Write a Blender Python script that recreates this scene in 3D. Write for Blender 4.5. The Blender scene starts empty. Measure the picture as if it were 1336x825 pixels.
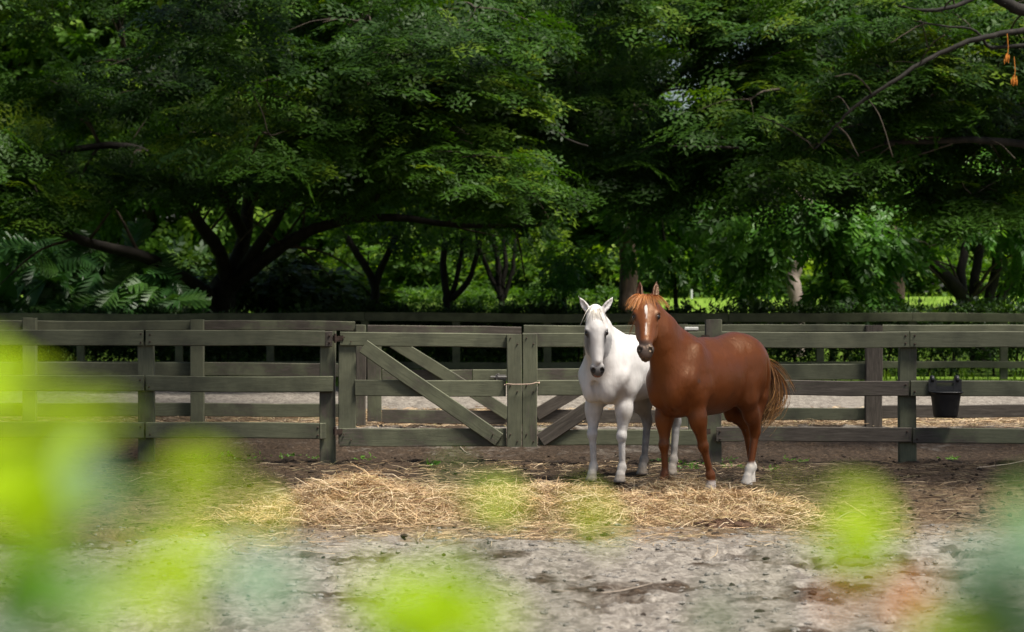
import bpy, math
import numpy as np
from mathutils import Vector, Matrix

scene = bpy.context.scene
COL = scene.collection
rng = np.random.default_rng(11)

# ------------------------------------------------------------------ camera, sky, sun, exposure
CAM_H = 1.73          # eye level
FPX = 3154.0          # focal length in photograph pixels (85 mm on a 36 mm sensor)
cam_data = bpy.data.cameras.new("camera")
cam = bpy.data.objects.new("camera", cam_data)
COL.objects.link(cam)
cam.location = (0, 0, CAM_H)
cam.rotation_euler = (math.radians(90), 0, 0)
cam_data.lens = 85.0
cam_data.sensor_width = 36.0
cam_data.shift_y = -21.5 / 1336
cam_data.clip_start = 0.05
cam_data.clip_end = 3000
cam_data.dof.use_dof = True
cam_data.dof.focus_distance = 22.3
cam_data.dof.aperture_fstop = 3.4
scene.camera = cam

SUN_EL, SUN_AZ = 63.0, 122.0       # azimuth: clockwise from +Y (north)
world = bpy.data.worlds.new("World")
scene.world = world
world.use_nodes = True
wn = world.node_tree
bg = wn.nodes["Background"]
sky = wn.nodes.new("ShaderNodeTexSky")
sky.sky_type = 'NISHITA'
sky.sun_disc = False
sky.sun_elevation = math.radians(SUN_EL)
sky.sun_rotation = math.radians(SUN_AZ)
sky.air_density = 1.0
sky.dust_density = 3.0
sky.ozone_density = 1.0
wn.links.new(sky.outputs[0], bg.inputs[0])
bg.inputs[1].default_value = 0.068
sd = bpy.data.lights.new("sun", 'SUN')
sun = bpy.data.objects.new("sun", sd)
COL.objects.link(sun)
sd.energy = 4.4
sd.angle = math.radians(15)
sd.color = (1.0, 0.95, 0.86)
az, el = math.radians(SUN_AZ), math.radians(SUN_EL)
sdir = Vector((math.sin(az) * math.cos(el), math.cos(az) * math.cos(el), math.sin(el)))
sun.rotation_euler = sdir.to_track_quat('Z', 'Y').to_euler()
sun.location = (20, -20, 60)
scene.view_settings.view_transform = 'Standard'
scene.view_settings.look = 'None'
scene.view_settings.exposure = 0.92
scene.view_settings.gamma = 1.0
scene.render.engine = 'CYCLES'
scene.cycles.use_denoising = True
scene.cycles.max_bounces = 6
scene.cycles.diffuse_bounces = 3
scene.cycles.glossy_bounces = 2
scene.cycles.transmission_bounces = 4
scene.cycles.transparent_max_bounces = 4
scene.cycles.caustics_reflective = False
scene.cycles.caustics_refractive = False

# ------------------------------------------------------------------ helpers
def at(px, py, d):
    """world point at depth d seen at photograph pixel (px, py)"""
    return np.array([(px - 668) * d / FPX, d, CAM_H - (py - 391) * d / FPX])

def tag(o, label=None, cat=None, group=None, kind=None):
    if label: o["label"] = label
    if cat: o["category"] = cat
    if group: o["group"] = group
    if kind: o["kind"] = kind
    return o

def empty(name, loc=(0, 0, 0), rz=0.0):
    o = bpy.data.objects.new(name, None)
    o.empty_display_size = 0.2
    COL.objects.link(o)
    o.location = loc
    o.rotation_euler = (0, 0, rz)
    return o

def raw_mesh(name, V, faces, smooth=False):
    """V (n,3); faces: (m,k) array of equal-size polygons, or list of such arrays"""
    if isinstance(faces, np.ndarray): faces = [faces]
    faces = [f for f in faces if len(f)]
    me = bpy.data.meshes.new(name)
    V = np.asarray(V, dtype=np.float32)
    nl = sum(f.size for f in faces); npoly = sum(len(f) for f in faces)
    me.vertices.add(len(V)); me.vertices.foreach_set("co", V.ravel())
    me.loops.add(nl); me.polygons.add(npoly)
    me.loops.foreach_set("vertex_index", np.concatenate([f.ravel() for f in faces]).astype(np.int32))
    tot = np.concatenate([np.full(len(f), f.shape[1], np.int32) for f in faces])
    st = np.concatenate([[0], np.cumsum(tot)[:-1]]).astype(np.int32)
    me.polygons.foreach_set("loop_start", st)
    try: me.polygons.foreach_set("loop_total", tot)
    except Exception: pass
    me.polygons.foreach_set("use_smooth", np.full(npoly, smooth, dtype=bool))
    me.update(calc_edges=True)
    return me

def add_attr(me, name, vals):
    vals = np.asarray(vals, dtype=np.float32)
    if vals.ndim == 1:
        a = me.attributes.new(name, 'FLOAT', 'POINT'); a.data.foreach_set("value", vals)
    else:
        if vals.shape[1] == 3: vals = np.hstack([vals, np.ones((len(vals), 1), np.float32)])
        a = me.attributes.new(name, 'FLOAT_COLOR', 'POINT'); a.data.foreach_set("color", vals.ravel())

def obj(name, me, mat=None, parent=None, loc=None):
    o = bpy.data.objects.new(name, me)
    COL.objects.link(o)
    if mat is not None and not me.materials: me.materials.append(mat)
    if parent is not None: o.parent = parent
    if loc is not None: o.location = loc
    return o

def unit(v):
    v = np.asarray(v, float); return v / (np.linalg.norm(v) + 1e-12)

def sstep(a, b, x):
    t = np.clip((x - a) / (b - a), 0, 1); return t * t * (3 - 2 * t)

class Noise2:
    def __init__(s, seed, n=256):
        s.n = n; s.t = np.random.default_rng(seed).random((n, n))
    def one(s, x, y):
        xi = np.floor(x).astype(int); yi = np.floor(y).astype(int)
        fx = x - xi; fy = y - yi
        fx = fx * fx * (3 - 2 * fx); fy = fy * fy * (3 - 2 * fy)
        n = s.n; a = xi % n; b = (xi + 1) % n; c = yi % n; d = (yi + 1) % n
        t = s.t
        return (t[a, c] * (1 - fx) + t[b, c] * fx) * (1 - fy) + (t[a, d] * (1 - fx) + t[b, d] * fx) * fy
    def fbm(s, x, y, oct=4, gain=0.5):
        v = 0; amp = 1; tot = 0
        for k in range(oct):
            v = v + amp * s.one(x * 2 ** k + 17.3 * k, y * 2 ** k + 5.1 * k); tot += amp; amp *= gain
        return v / tot

def tube(path, radii, sides=8, cap=True):
    """swept tube; returns V, quads"""
    P = np.asarray(path, float); n = len(P)
    R = np.broadcast_to(np.asarray(radii, float), (n,))
    T = np.gradient(P, axis=0); T /= (np.linalg.norm(T, axis=1, keepdims=True) + 1e-12)
    ref = np.array([0, 0, 1.0]) if abs(T[0, 2]) < 0.9 else np.array([1.0, 0, 0])
    V = []
    u = unit(np.cross(ref, T[0]))
    for i in range(n):
        u = unit(u - T[i] * np.dot(u, T[i])); w = np.cross(T[i], u)
        a = np.linspace(0, 2 * np.pi, sides, endpoint=False)
        V.append(P[i] + R[i] * (np.cos(a)[:, None] * u + np.sin(a)[:, None] * w))
    V = np.concatenate(V)
    F = []
    for i in range(n - 1):
        for j in range(sides):
            k = (j + 1) % sides
            F.append((i * sides + j, i * sides + k, (i + 1) * sides + k, (i + 1) * sides + j))
    F = np.array(F)
    if cap:
        V = np.vstack([V, P[0], P[-1]])
        c0, c1 = len(V) - 2, len(V) - 1
        ex = []
        for j in range(0, sides, 1):
            k = (j + 1) % sides
            ex.append((c0, k, j, c0)); ex.append((c1, (n - 1) * sides + j, (n - 1) * sides + k, c1))
        T3 = np.array([(e[0], e[1], e[2]) for e in ex])
        return V, [F, T3]
    return V, [F]

class Geo:
    """collects pieces of geometry into one mesh"""
    def __init__(s): s.V = []; s.F = []; s.n = 0; s.A = []
    def add(s, V, faces, attr=None):
        if isinstance(faces, np.ndarray): faces = [faces]
        s.V.append(np.asarray(V, float)); s.F += [np.asarray(f) + s.n for f in faces]; s.n += len(V)
        if attr is not None: s.A.append(np.broadcast_to(np.asarray(attr, float), (len(V),)) if np.ndim(attr) < 2 else attr)
    def mesh(s, name, smooth=False, attr=None):
        by = {}
        for f in s.F: by.setdefault(f.shape[1], []).append(f)
        me = raw_mesh(name, np.concatenate(s.V), [np.concatenate(v) for v in by.values()], smooth)
        if attr and s.A: add_attr(me, attr, np.concatenate(s.A))
        return me

def box_geo(g, c, size, R=None):
    x, y, z = [q / 2 for q in size]
    V = np.array([[sx * x, sy * y, sz * z] for sx in (-1, 1) for sy in (-1, 1) for sz in (-1, 1)], float)
    if R is not None: V = V @ np.asarray(R).T
    F = np.array([(0, 1, 3, 2), (4, 6, 7, 5), (0, 4, 5, 1), (2, 3, 7, 6), (0, 2, 6, 4), (1, 5, 7, 3)])
    g.add(V + np.asarray(c), F)

# ------------------------------------------------------------------ materials
class NT:
    def __init__(s, name):
        s.m = bpy.data.materials.new(name); s.m.use_nodes = True
        s.t = s.m.node_tree; s.t.nodes.clear()
        s.out = s.n("ShaderNodeOutputMaterial")
    def n(s, typ, **kw):
        nd = s.t.nodes.new(typ)
        for k, v in kw.items(): setattr(nd, k, v)
        return nd
    def l(s, a, b): s.t.links.new(a, b)
    def set(s, sock, v):
        if isinstance(v, bpy.types.NodeSocket): s.l(v, sock)
        else: sock.default_value = v
    def coord(s, kind="Object", scale=(1, 1, 1)):
        tc = s.n("ShaderNodeTexCoord"); mp = s.n("ShaderNodeMapping")
        mp.inputs["Scale"].default_value = scale
        s.l(tc.outputs[kind], mp.inputs["Vector"]); return mp.outputs[0]
    def noise(s, vec, scale, detail=4, rough=0.55, dist=0.0):
        nd = s.n("ShaderNodeTexNoise"); nd.inputs["Scale"].default_value = scale
        nd.inputs["Detail"].default_value = detail; nd.inputs["Roughness"].default_value = rough
        nd.inputs["Distortion"].default_value = dist
        if vec is not None: s.l(vec, nd.inputs["Vector"])
        return nd.outputs["Fac"]
    def ramp(s, fac, stops):
        nd = s.n("ShaderNodeValToRGB"); cr = nd.color_ramp
        while len(cr.elements) < len(stops): cr.elements.new(0.5)
        for e, (p, c) in zip(cr.elements, stops):
            e.position = p; e.color = (*c, 1) if len(c) == 3 else c
        s.l(fac, nd.inputs[0]); return nd.outputs[0]
    def mix(s, f, a, b, mode='MIX'):
        nd = s.n("ShaderNodeMix", data_type='RGBA', blend_type=mode)
        s.set(nd.inputs[0], f)
        for k, v in ((6, a), (7, b)):
            if not isinstance(v, bpy.types.NodeSocket) and len(v) == 3: v = (*v, 1)
            s.set(nd.inputs[k], v)
        return nd.outputs[2]
    def math(s, op, a, b=None, clamp=False):
        nd = s.n("ShaderNodeMath", operation=op, use_clamp=clamp)
        s.set(nd.inputs[0], a)
        if b is not None: s.set(nd.inputs[1], b)
        return nd.outputs[0]
    def attr(s, name, typ='GEOMETRY', out="Fac"):
        nd = s.n("ShaderNodeAttribute", attribute_type=typ); nd.attribute_name = name
        return nd.outputs[out]
    def bump(s, h, strength=0.3, dist=0.02):
        nd = s.n("ShaderNodeBump"); nd.inputs["Strength"].default_value = strength
        nd.inputs["Distance"].default_value = dist; s.l(h, nd.inputs["Height"]); return nd.outputs[0]
    def pbr(s, color, rough=0.6, spec=0.4, normal=None, sheen=0.0, link=True, tint=(1, 1, 1, 1)):
        p = s.n("ShaderNodeBsdfPrincipled")
        if not isinstance(color, bpy.types.NodeSocket) and len(color) == 3: color = (*color, 1)
        s.set(p.inputs["Base Color"], color); s.set(p.inputs["Roughness"], rough)
        s.set(p.inputs["Specular IOR Level"], spec)
        p.inputs["Specular Tint"].default_value = tint
        if sheen: p.inputs["Sheen Weight"].default_value = sheen
        if normal is not None: s.l(normal, p.inputs["Normal"])
        if link: s.l(p.outputs[0], s.out.inputs[0])
        return p

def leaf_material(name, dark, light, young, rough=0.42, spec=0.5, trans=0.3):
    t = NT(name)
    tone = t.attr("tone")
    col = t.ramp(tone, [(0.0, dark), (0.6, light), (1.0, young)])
    p = t.pbr(col, rough, spec, link=False)
    tr = t.n("ShaderNodeBsdfTranslucent")
    t.l(t.mix(1.0, col, (1.5, 1.6, 0.5), 'MULTIPLY'), tr.inputs[0])
    mx = t.n("ShaderNodeMixShader"); mx.inputs[0].default_value = trans
    t.l(p.outputs[0], mx.inputs[1]); t.l(tr.outputs[0], mx.inputs[2])
    t.l(mx.outputs[0], t.out.inputs[0])
    return t.m

def bark_material(name, a, b, scale=6.0):
    t = NT(name)
    v = t.coord("Object", (1, 1, 0.25))
    n1 = t.noise(v, scale, 6, 0.65); n2 = t.noise(t.coord("Object"), 1.2, 3)
    col = t.mix(n2, t.ramp(n1, [(0.35, a), (0.65, b)]), t.ramp(n1, [(0.3, tuple(q * 0.7 for q in a)), (0.7, b)]))
    t.pbr(col, 0.85, 0.25, t.bump(n1, 0.6, 0.05))
    return t.m

def wood_material():
    t = NT("painted_wood")
    v = t.coord("Object", (0.5, 6, 6)); vo = t.coord("Object", (1, 1, 1))
    oi = t.n("ShaderNodeObjectInfo")
    off = t.n("ShaderNodeVectorMath", operation='ADD'); t.l(v, off.inputs[0])
    sc = t.math('MULTIPLY', oi.outputs["Random"], 37.0); cb = t.n("ShaderNodeCombineXYZ")
    t.l(sc, cb.inputs[0]); t.l(sc, cb.inputs[1]); t.l(cb.outputs[0], off.inputs[1])
    off2 = t.n("ShaderNodeVectorMath", operation='ADD'); t.l(vo, off2.inputs[0]); t.l(cb.outputs[0], off2.inputs[1])
    grain = t.noise(off.outputs[0], 9, 6, 0.65, 0.4)
    blot = t.noise(off2.outputs[0], 2.2, 5, 0.6)
    wear = t.attr("wear", 'OBJECT')
    paint = t.ramp(grain, [(0.25, (0.074, 0.077, 0.046)), (0.5, (0.112, 0.116, 0.070)), (0.8, (0.155, 0.158, 0.100))])
    paint = t.mix(t.math('MULTIPLY', oi.outputs["Random"], 0.4), paint, (0.115, 0.115, 0.075))
    paint = t.mix(t.ramp(blot, [(0.42, (0, 0, 0)), (0.68, (0.85, 0.85, 0.85))]), paint, (0.045, 0.046, 0.030))
    bare = t.ramp(grain, [(0.25, (0.028, 0.022, 0.017)), (0.55, (0.075, 0.062, 0.049)), (0.8, (0.135, 0.115, 0.092))])
    edge = t.math('ADD', t.math('MULTIPLY', grain, 0.55), t.math('MULTIPLY', blot, 0.75))
    w = t.math('ADD', edge, t.math('MULTIPLY', wear, 0.75))
    mask = t.ramp(w, [(0.84, (0, 0, 0)), (0.95, (1, 1, 1))])
    col = t.mix(mask, paint, bare)
    t.pbr(col, 0.7, 0.3, t.bump(grain, 0.35, 0.006))
    return t.m

def simple(name, col, rough=0.6, spec=0.4, var=0.25, scale=30, bump=0.2):
    t = NT(name)
    n = t.noise(t.coord("Object"), scale, 5, 0.6)
    c = t.ramp(n, [(0.25, tuple(q * (1 - var) for q in col)), (0.75, tuple(min(1, q * (1 + var)) for q in col))])
    t.pbr(c, rough, spec, t.bump(n, bump, 0.01))
    return t.m

M_wood = wood_material()
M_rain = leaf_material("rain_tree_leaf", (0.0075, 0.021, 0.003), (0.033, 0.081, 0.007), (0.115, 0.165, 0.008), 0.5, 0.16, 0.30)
M_broad = leaf_material("fresh_leaf", (0.03, 0.09, 0.012), (0.07, 0.19, 0.02), (0.14, 0.28, 0.03), 0.45, 0.3, 0.3)
M_far = leaf_material("far_leaf", (0.015, 0.042, 0.006), (0.054, 0.118, 0.010), (0.17, 0.26, 0.015), 0.55, 0.2, 0.4)
M_hedge = leaf_material("hedge_leaf", (0.012, 0.03, 0.010), (0.028, 0.062, 0.010), (0.08, 0.14, 0.02), 0.5, 0.25, 0.2)
M_philo = leaf_material("philodendron_leaf", (0.022, 0.075, 0.018), (0.045, 0.13, 0.026), (0.10, 0.20, 0.03), 0.4, 0.4, 0.2)
M_bark = bark_material("dark_bark", (0.008, 0.007, 0.0055), (0.026, 0.022, 0.017))
M_bark_brown = bark_material("brown_bark", (0.05, 0.034, 0.026), (0.17, 0.115, 0.085), 9)
M_bark_pale = bark_material("pale_bark", (0.36, 0.27, 0.23), (0.66, 0.54, 0.48), 4)
# ------------------------------------------------------------------ ground
N1 = Noise2(1); N2 = Noise2(2); N3 = Noise2(3)

def terrain(x, y):
    x = np.asarray(x, float); y = np.asarray(y, float)
    z = 1.86 * sstep(57.5, 86, y) + 0.004 * np.clip(y - 88, 0, 200)
    return z

def paddock_mask(y): return sstep(47, 52, y)

def soil(x, y):
    """dark, wet, trodden soil and dung: 0..1"""
    n = N1.fbm(x * 0.7 + 40, y * 0.35 + 9, 4)
    band = sstep(17.4, 19.4, y + 2.2 * (n - 0.5)) * (1 - 0.30 * sstep(25.0, 28, y)) * (1 - sstep(31.5, 33.5, y))
    left = sstep(-1.2, -3.2, x) ; right = sstep(1.9, 3.2, x)
    k = 0.80 + 0.20 * np.maximum(left, right * sstep(18.5, 20.5, y))
    n2 = N2.fbm(x * 1.8, y * 0.9, 4)
    patch = sstep(0.50, 0.66, N3.fbm(x * 1.9 + 3, y * 1.5 + 77, 5, .62)) * 0.55
    far = 0.25 * sstep(33, 35, y) * (1 - sstep(38, 40, y))
    return np.clip(band * k * (0.65 + 0.7 * n2) + patch * (1 - 0.6 * sstep(38, 40, y)) + far, 0, 1)

def ground_z(x, y):
    n = N2.fbm(x * 2.2, y * 2.2, 4) - 0.5
    f = N3.fbm(x * 9 + 4, y * 9, 3, 0.6) - 0.5
    hole = sstep(0.58, 0.75, N1.fbm(x * 4.3 + 11, y * 4.3, 3))
    s = soil(x, y)
    amp = (1 - sstep(48, 54, y))
    return terrain(x, y) + amp * (0.075 * n + (0.036 + 0.05 * s) * f - 0.05 * hole) - 0.012 + 0.10 * (1 - amp) * n

fx = np.concatenate([[-900, -500, -250, -120, -60, -35, -22, -15, -11], np.arange(-8.5, 8.51, 0.1), [11, 15, 22, 35, 60, 120, 250, 500, 900]])
xc = np.concatenate([fx[:9], np.arange(-8.4, -4.6, 0.2), np.arange(-4.6, 4.6, 0.04), np.arange(4.6, 8.6, 0.2), fx[-9:]])
yc = np.concatenate([[-900, -300, -100, -40, -15], np.arange(-6, 10, 0.6), np.arange(10, 22.5, 0.045), np.arange(22.5, 34, 0.08),
                     np.arange(34, 60, 0.35), np.arange(60, 96, 2.0), [100, 110, 125, 160, 220, 350, 600, 1200, 2000]])
X, Y = np.meshgrid(xc, yc, indexing='ij')
Z = ground_z(X, Y)
nx, ny = X.shape
ii = np.arange(nx * ny).reshape(nx, ny)
gf = np.stack([ii[:-1, :-1], ii[1:, :-1], ii[1:, 1:], ii[:-1, 1:]], -1).reshape(-1, 4)
gm = raw_mesh("ground", np.stack([X, Y, Z], -1).reshape(-1, 3), gf, True)
S = soil(X, Y)
grass = sstep(47.5, 51, Y + 1.5 * (N1.fbm(X * .5, Y * .5) - .5))
litter = np.clip(sstep(16.6, 18.2, Y + 1.5 * (N2.fbm(X, Y * .6, 3) - .5)) * (1 - sstep(22, 24, Y)) * (1 - 0.35 * np.abs(np.tanh((X - .2) / 3))) * 0.8
                 + sstep(32.6, 33.6, Y) * (1 - sstep(37, 38.5, Y)) * 0.9, 0, 1)
leafy = 0.9 * sstep(57, 60, Y) * sstep(4.6, 2.6, X) * (0.45 + 0.5 * sstep(-5.5, -3.5, X)) * (1 - sstep(98, 110, Y)); S = np.maximum(S, leafy * .7); grass = grass * (1 - 0.5 * leafy)
add_attr(gm, "zones", np.stack([S, grass, litter], -1).reshape(-1, 3))

t = NT("ground_soil")
zz = t.n("ShaderNodeSeparateColor"); t.l(t.attr("zones", 'GEOMETRY', "Color"), zz.inputs[0])
vo = t.coord("Object")
n_f = t.noise(vo, 26, 6, 0.7); n_m = t.noise(vo, 5.5, 6, 0.62, 0.3); n_c = t.noise(vo, 1.1, 4)
vs = t.coord("Object", (1, 0.55, 1)); n_d = t.noise(vs, 9, 5, 0.7, 0.6)
sand = t.ramp(n_f, [(0.28, (0.098, 0.084, 0.070)), (0.52, (0.235, 0.21, 0.178)), (0.75, (0.40, 0.365, 0.315))])
clod = t.ramp(n_d, [(0.46, (0, 0, 0)), (0.58, (1, 1, 1))])
sand = t.mix(t.math('MULTIPLY', clod, 0.75), sand, t.ramp(n_f, [(0.3, (0.045, 0.037, 0.030)), (0.7, (0.13, 0.112, 0.095))]))
sand = t.mix(t.math('MULTIPLY', n_c, 0.25), sand, (0.20, 0.17, 0.14))
darks = t.ramp(n_f, [(0.3, (0.013, 0.009, 0.005)), (0.52, (0.042, 0.028, 0.018)), (0.75, (0.112, 0.079, 0.053))])
sm = t.math('ADD', zz.outputs[0], t.math('MULTIPLY', t.math('SUBTRACT', n_m, 0.5), 0.9))
col = t.mix(t.ramp(sm, [(0.22, (0, 0, 0)), (0.62, (1, 1, 1))]), sand, darks)
strawc = t.ramp(t.noise(vs, 34, 5, 0.75, 1.0), [(0.35, (0.06, 0.04, 0.024)), (0.55, (0.19, 0.13, 0.075)), (0.75, (0.36, 0.27, 0.16))])
lm = t.math('ADD', t.math('MULTIPLY', zz.outputs[2], 0.75), t.math('SUBTRACT', n_m, 0.62))
col = t.mix(t.ramp(lm, [(0.12, (0, 0, 0)), (0.45, (0.8, 0.8, 0.8))]), col, strawc)
grc = t.ramp(t.noise(vo, 3.0, 6, 0.7), [(0.3, (0.07, 0.13, 0.012)), (0.5, (0.13, 0.23, 0.022)), (0.72, (0.24, 0.28, 0.07))])
gm_ = t.math('ADD', zz.outputs[1], t.math('MULTIPLY', t.math('SUBTRACT', n_m, 0.5), 0.7))
col = t.mix(t.ramp(gm_, [(0.4, (0, 0, 0)), (0.6, (1, 1, 1))]), col, grc)
hh = t.math('ADD', n_f, t.math('MULTIPLY', n_d, 0.8))
t.pbr(col, 0.92, 0.15, t.bump(hh, 0.55, 0.035))
tag(obj("ground", gm, t.m), kind="structure")

# ------------------------------------------------------------------ boards and fences
def plank_mesh(L, h, th, seed, wob=0.009, cham=0.008):
    r = np.random.default_rng(seed)
    n = max(4, int(L / 0.4)); xs = np.linspace(-L / 2, L / 2, n)
    c = cham; a, b = th / 2, h / 2
    sec = np.array([(-a + c, -b), (a - c, -b), (a, -b + c), (a, b - c), (a - c, b), (-a + c, b), (-a, b - c), (-a, -b + c)])
    V = []
    oz = np.cumsum(r.normal(0, wob, n)) * 0.6; oz -= np.linspace(oz[0], oz[-1], n)
    oy = np.cumsum(r.normal(0, wob * 0.6, n)) * 0.5; oy -= np.linspace(oy[0], oy[-1], n)
    for i, x in enumerate(xs):
        q = sec * (1 + r.normal(0, 0.012, (8, 2)))
        sx = r.normal(0, 0.004) if i in (0, n - 1) else 0
        V.append(np.column_stack([np.full(8, x + sx) + (r.normal(0, 0.0015, 8) if i in (0, n - 1) else 0), q[:, 0] + oy[i], q[:, 1] + oz[i]]))
    V = np.concatenate(V)
    F = np.array([(i * 8 + j, (i + 1) * 8 + j, (i + 1) * 8 + (j + 1) % 8, i * 8 + (j + 1) % 8) for i in range(n - 1) for j in range(8)])
    caps = np.array([[j for j in range(8)], [(n - 1) * 8 + 7 - j for j in range(8)]])
    return raw_mesh("plank", V, [F, caps])

_seed = [100]
def board(name, root, A, B, h, th, wear=0.0, label=None, mat=None):
    """plank from A to B (world), broad face towards the camera"""
    _seed[0] += 1
    A, B = np.asarray(A, float), np.asarray(B, float)
    d = B - A; L = np.linalg.norm(d); ux = d / L
    uy = unit(np.array([-ux[1], ux[0], 0]) if abs(ux[2]) < 0.95 else np.array([0, 1.0, 0]))
    uz = np.cross(ux, uy)
    me = plank_mesh(L, h, th, _seed[0]); me.name = name
    o = obj(name, me, mat or M_wood, root)
    R = Matrix(np.column_stack([ux, uy, uz]).tolist())
    o.location = Vector((A + B) / 2) - root.location
    o.rotation_euler = R.to_euler()
    o["wear"] = float(wear + np.random.default_rng(_seed[0] + 5).uniform(-.04, .09))
    if label: o["label"] = label
    return o

def rail_px(root, x0, y0, x1, y1, hpx, d, wear=0.0, th=0.038, name="rail", label=None, dd=0.0):
    return board(name, root, at(x0, y0, d) + (0, dd, 0), at(x1, y1, d) + (0, dd, 0), hpx * d / FPX, th, wear, label)

def post_px(root, xc, wpx, ytop, d, wear=0.0, th=0.13, zbot=-0.25, name="post", label=None, lean=0.0):
    top = at(xc, ytop, d); bot = np.array([top[0] + lean, d, zbot])
    return board(name, root, bot, top, wpx * d / FPX, th, wear, label)

M_rust = simple("rusty_metal", (0.045, 0.028, 0.02), 0.8, 0.3, 0.5)
M_steel = simple("dull_steel", (0.16, 0.15, 0.14), 0.5, 0.5, 0.3)
M_wire = simple("pale_wire", (0.40, 0.29, 0.22), 0.6, 0.3, 0.3)

def bolts(root, pts, r=0.011):
    for p in pts:
        p = np.asarray(p)
        V, F = tube([p + (0, 0.005, 0), p - (0, 0.004, 0), p - (0, 0.009, 0)], [r, r, r * 0.6], 8)
        obj("bolt", raw_mesh("bolt", V - np.array(root.location), F), M_rust, root)

D1, DP = 25.66, 25.76           # front faces of the near fence's rails, its posts' centres
# near fence, left of the gate
F1 = empty("board_fence", (at(188, 600, D1)[0], DP, 0))
tag(F1, "olive painted three-rail board fence on the left of the double gate, nearest row", "fence", "olive board fences")
post_px(F1, 190.5, 20.5, 446, DP, 0.12); post_px(F1, 428.5, 20, 432.5, DP, 0.25); post_px(F1, -50, 20, 445, DP, 0.1)
for (yl, yj, yr, h, wr) in ((440.5, 441, 442, 20.5, 0.05), (499.5, 500, 501, 20.5, 0.05), (561, 561.5, 562.5, 20.8, 0.02)):
    rail_px(F1, -95, yl, 188.2, yj, h, D1, wr)
    rail_px(F1, 191, yj, 417 if h > 20.6 else 424 if yl < 450 else 434, yr, h, D1, wr + 0.05)
board("strap", F1, at(424.9, 442.5, D1), at(433, 442.5, D1), 0.165, 0.03, 0.5)
rail_px(F1, 418, 562.5, 425.6, 562.5, 21, D1, 0.35, name="strap")
bolts(F1, [at(x, y, D1) - (0, 0.02, 0) for x, y in ((184, 436), (184, 447), (196, 437), (196, 446), (183, 496), (195, 505), (184, 557), (196, 567), (430, 438), (430, 447), (415, 558), (415, 568))])
# near fence, right of the gate
F2 = empty("board_fence", (at(1184, 600, D1)[0], DP, 0))
tag(F2, "olive board fence right of the gate with weathered brown boards and a black bucket", "fence", "olive board fences")
post_px(F2, 930.5, 21.5, 416, DP, 0.3); post_px(F2, 1184, 22, 453, DP, 0.12); post_px(F2, 1425, 21, 450, DP, 0.1)
rail_px(F2, 941.5, 443, 1186.2, 443.2, 21, D1, 0.05); rail_px(F2, 1187.6, 443.2, 1440, 444, 21, D1, 0.1)
rail_px(F2, 941, 505, 1185.5, 507, 19.6, D1, 0.36, label="weathered bare brown middle rail behind the chestnut horse"); rail_px(F2, 1187.4, 507, 1440, 508.5, 20.4, D1, 0.05)
rail_px(F2, 934, 567, 1189.3, 567.5, 19.2, D1, 0.40, label="weathered grey brown bottom rail behind the chestnut horse"); rail_px(F2, 1190.8, 568.5, 1440, 569.5, 20, D1, 0.2)
bolts(F2, [at(x, y, D1) - (0, 0.02, 0) for x, y in ((1181, 438), (1181, 448), (1193, 438), (1193, 449), (1181, 502), (1193, 511), (1183, 563), (1196, 573), (945, 438), (945, 449), (939, 563), (939, 573))])

# double gate in the near fence
def gate_leaf(name, label, x0, x1, top, mid, bot, dg, diag, wears, group, hinge=None):
    g = empty(name, (at((x0 + x1) / 2, 500, dg)[0], dg, 0))
    tag(g, label, "gate", group)
    return g

DG = 25.62
G1 = empty("gate_leaf", (at(560, 500, DG)[0], DG, 0))
tag(G1, "left leaf of the olive wooden gate, long brace running down to the right", "gate", "gate leaves")
rail_px(G1, 444, 442, 672, 445.2, 18.2, DG, 0.12, name="gate_rail")
rail_px(G1, 464.2, 506, 660.4, 506.8, 21.2, DG, 0.1, name="gate_rail"); rail_px(G1, 442.5, 570.5, 660, 571, 23.5, DG, 0.15, name="gate_rail")
post_px(G1, 453, 22.5, 450.5, DG + 0.03, 0.1, th=0.04, zbot=at(0, 580, DG)[2], name="stile"); post_px(G1, 670.6, 19.6, 437.5, DG - 0.042, 0.15, th=0.04, zbot=at(0, 583, DG)[2], name="stile")
board("brace", G1, at(474.5, 452, DG - 0.041), at(651.5, 574, DG - 0.041), 0.155, 0.035, 0.15)
for y in (441.5, 563):
    board("hinge", G1, at(434.5, y, DG - 0.023), at(447.5, y, DG - 0.023), 0.06, 0.008, 1, mat=M_rust)
    V, F = tube([at(437.5, y - 6, DG - 0.03), at(437.5, y + 6, DG - 0.03)], 0.014, 8)
    obj("hinge_pin", raw_mesh("hinge_pin", V - np.array(G1.location), F), M_rust, G1)
bolts(G1, [at(x, y, DG - (0.03 if x < 600 else 0.065)) for x, y in ((449, 440), (458, 446), (449, 567), (458, 574), (666, 441), (675, 449), (666, 503), (675, 511), (666, 567), (675, 576), (483, 459), (643, 567))], 0.008)
G2 = empty("gate_leaf", (at(800, 500, DG)[0], DG, 0))
tag(G2, "right leaf of the olive wooden gate, mostly hidden behind the white horse", "gate", "gate leaves")
rail_px(G2, 682, 443.8, 919, 442, 18.6, DG, 0.1, name="gate_rail"); rail_px(G2, 701.4, 506.2, 898, 506.5, 20.2, DG, 0.1, name="gate_rail")
rail_px(G2, 701.4, 571.5, 919, 571, 20.5, DG, 0.12, name="gate_rail")
post_px(G2, 691.2, 19.4, 436, DG - 0.042, 0.15, th=0.04, zbot=at(0, 582.5, DG)[2], name="stile"); post_px(G2, 908.5, 21, 450.5, DG + 0.03, 0.15, th=0.04, zbot=at(0, 580, DG)[2], name="stile")
board("brace", G2, at(706, 574, DG - 0.041), at(890, 452, DG - 0.041), 0.155, 0.035, 0.42)
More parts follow.
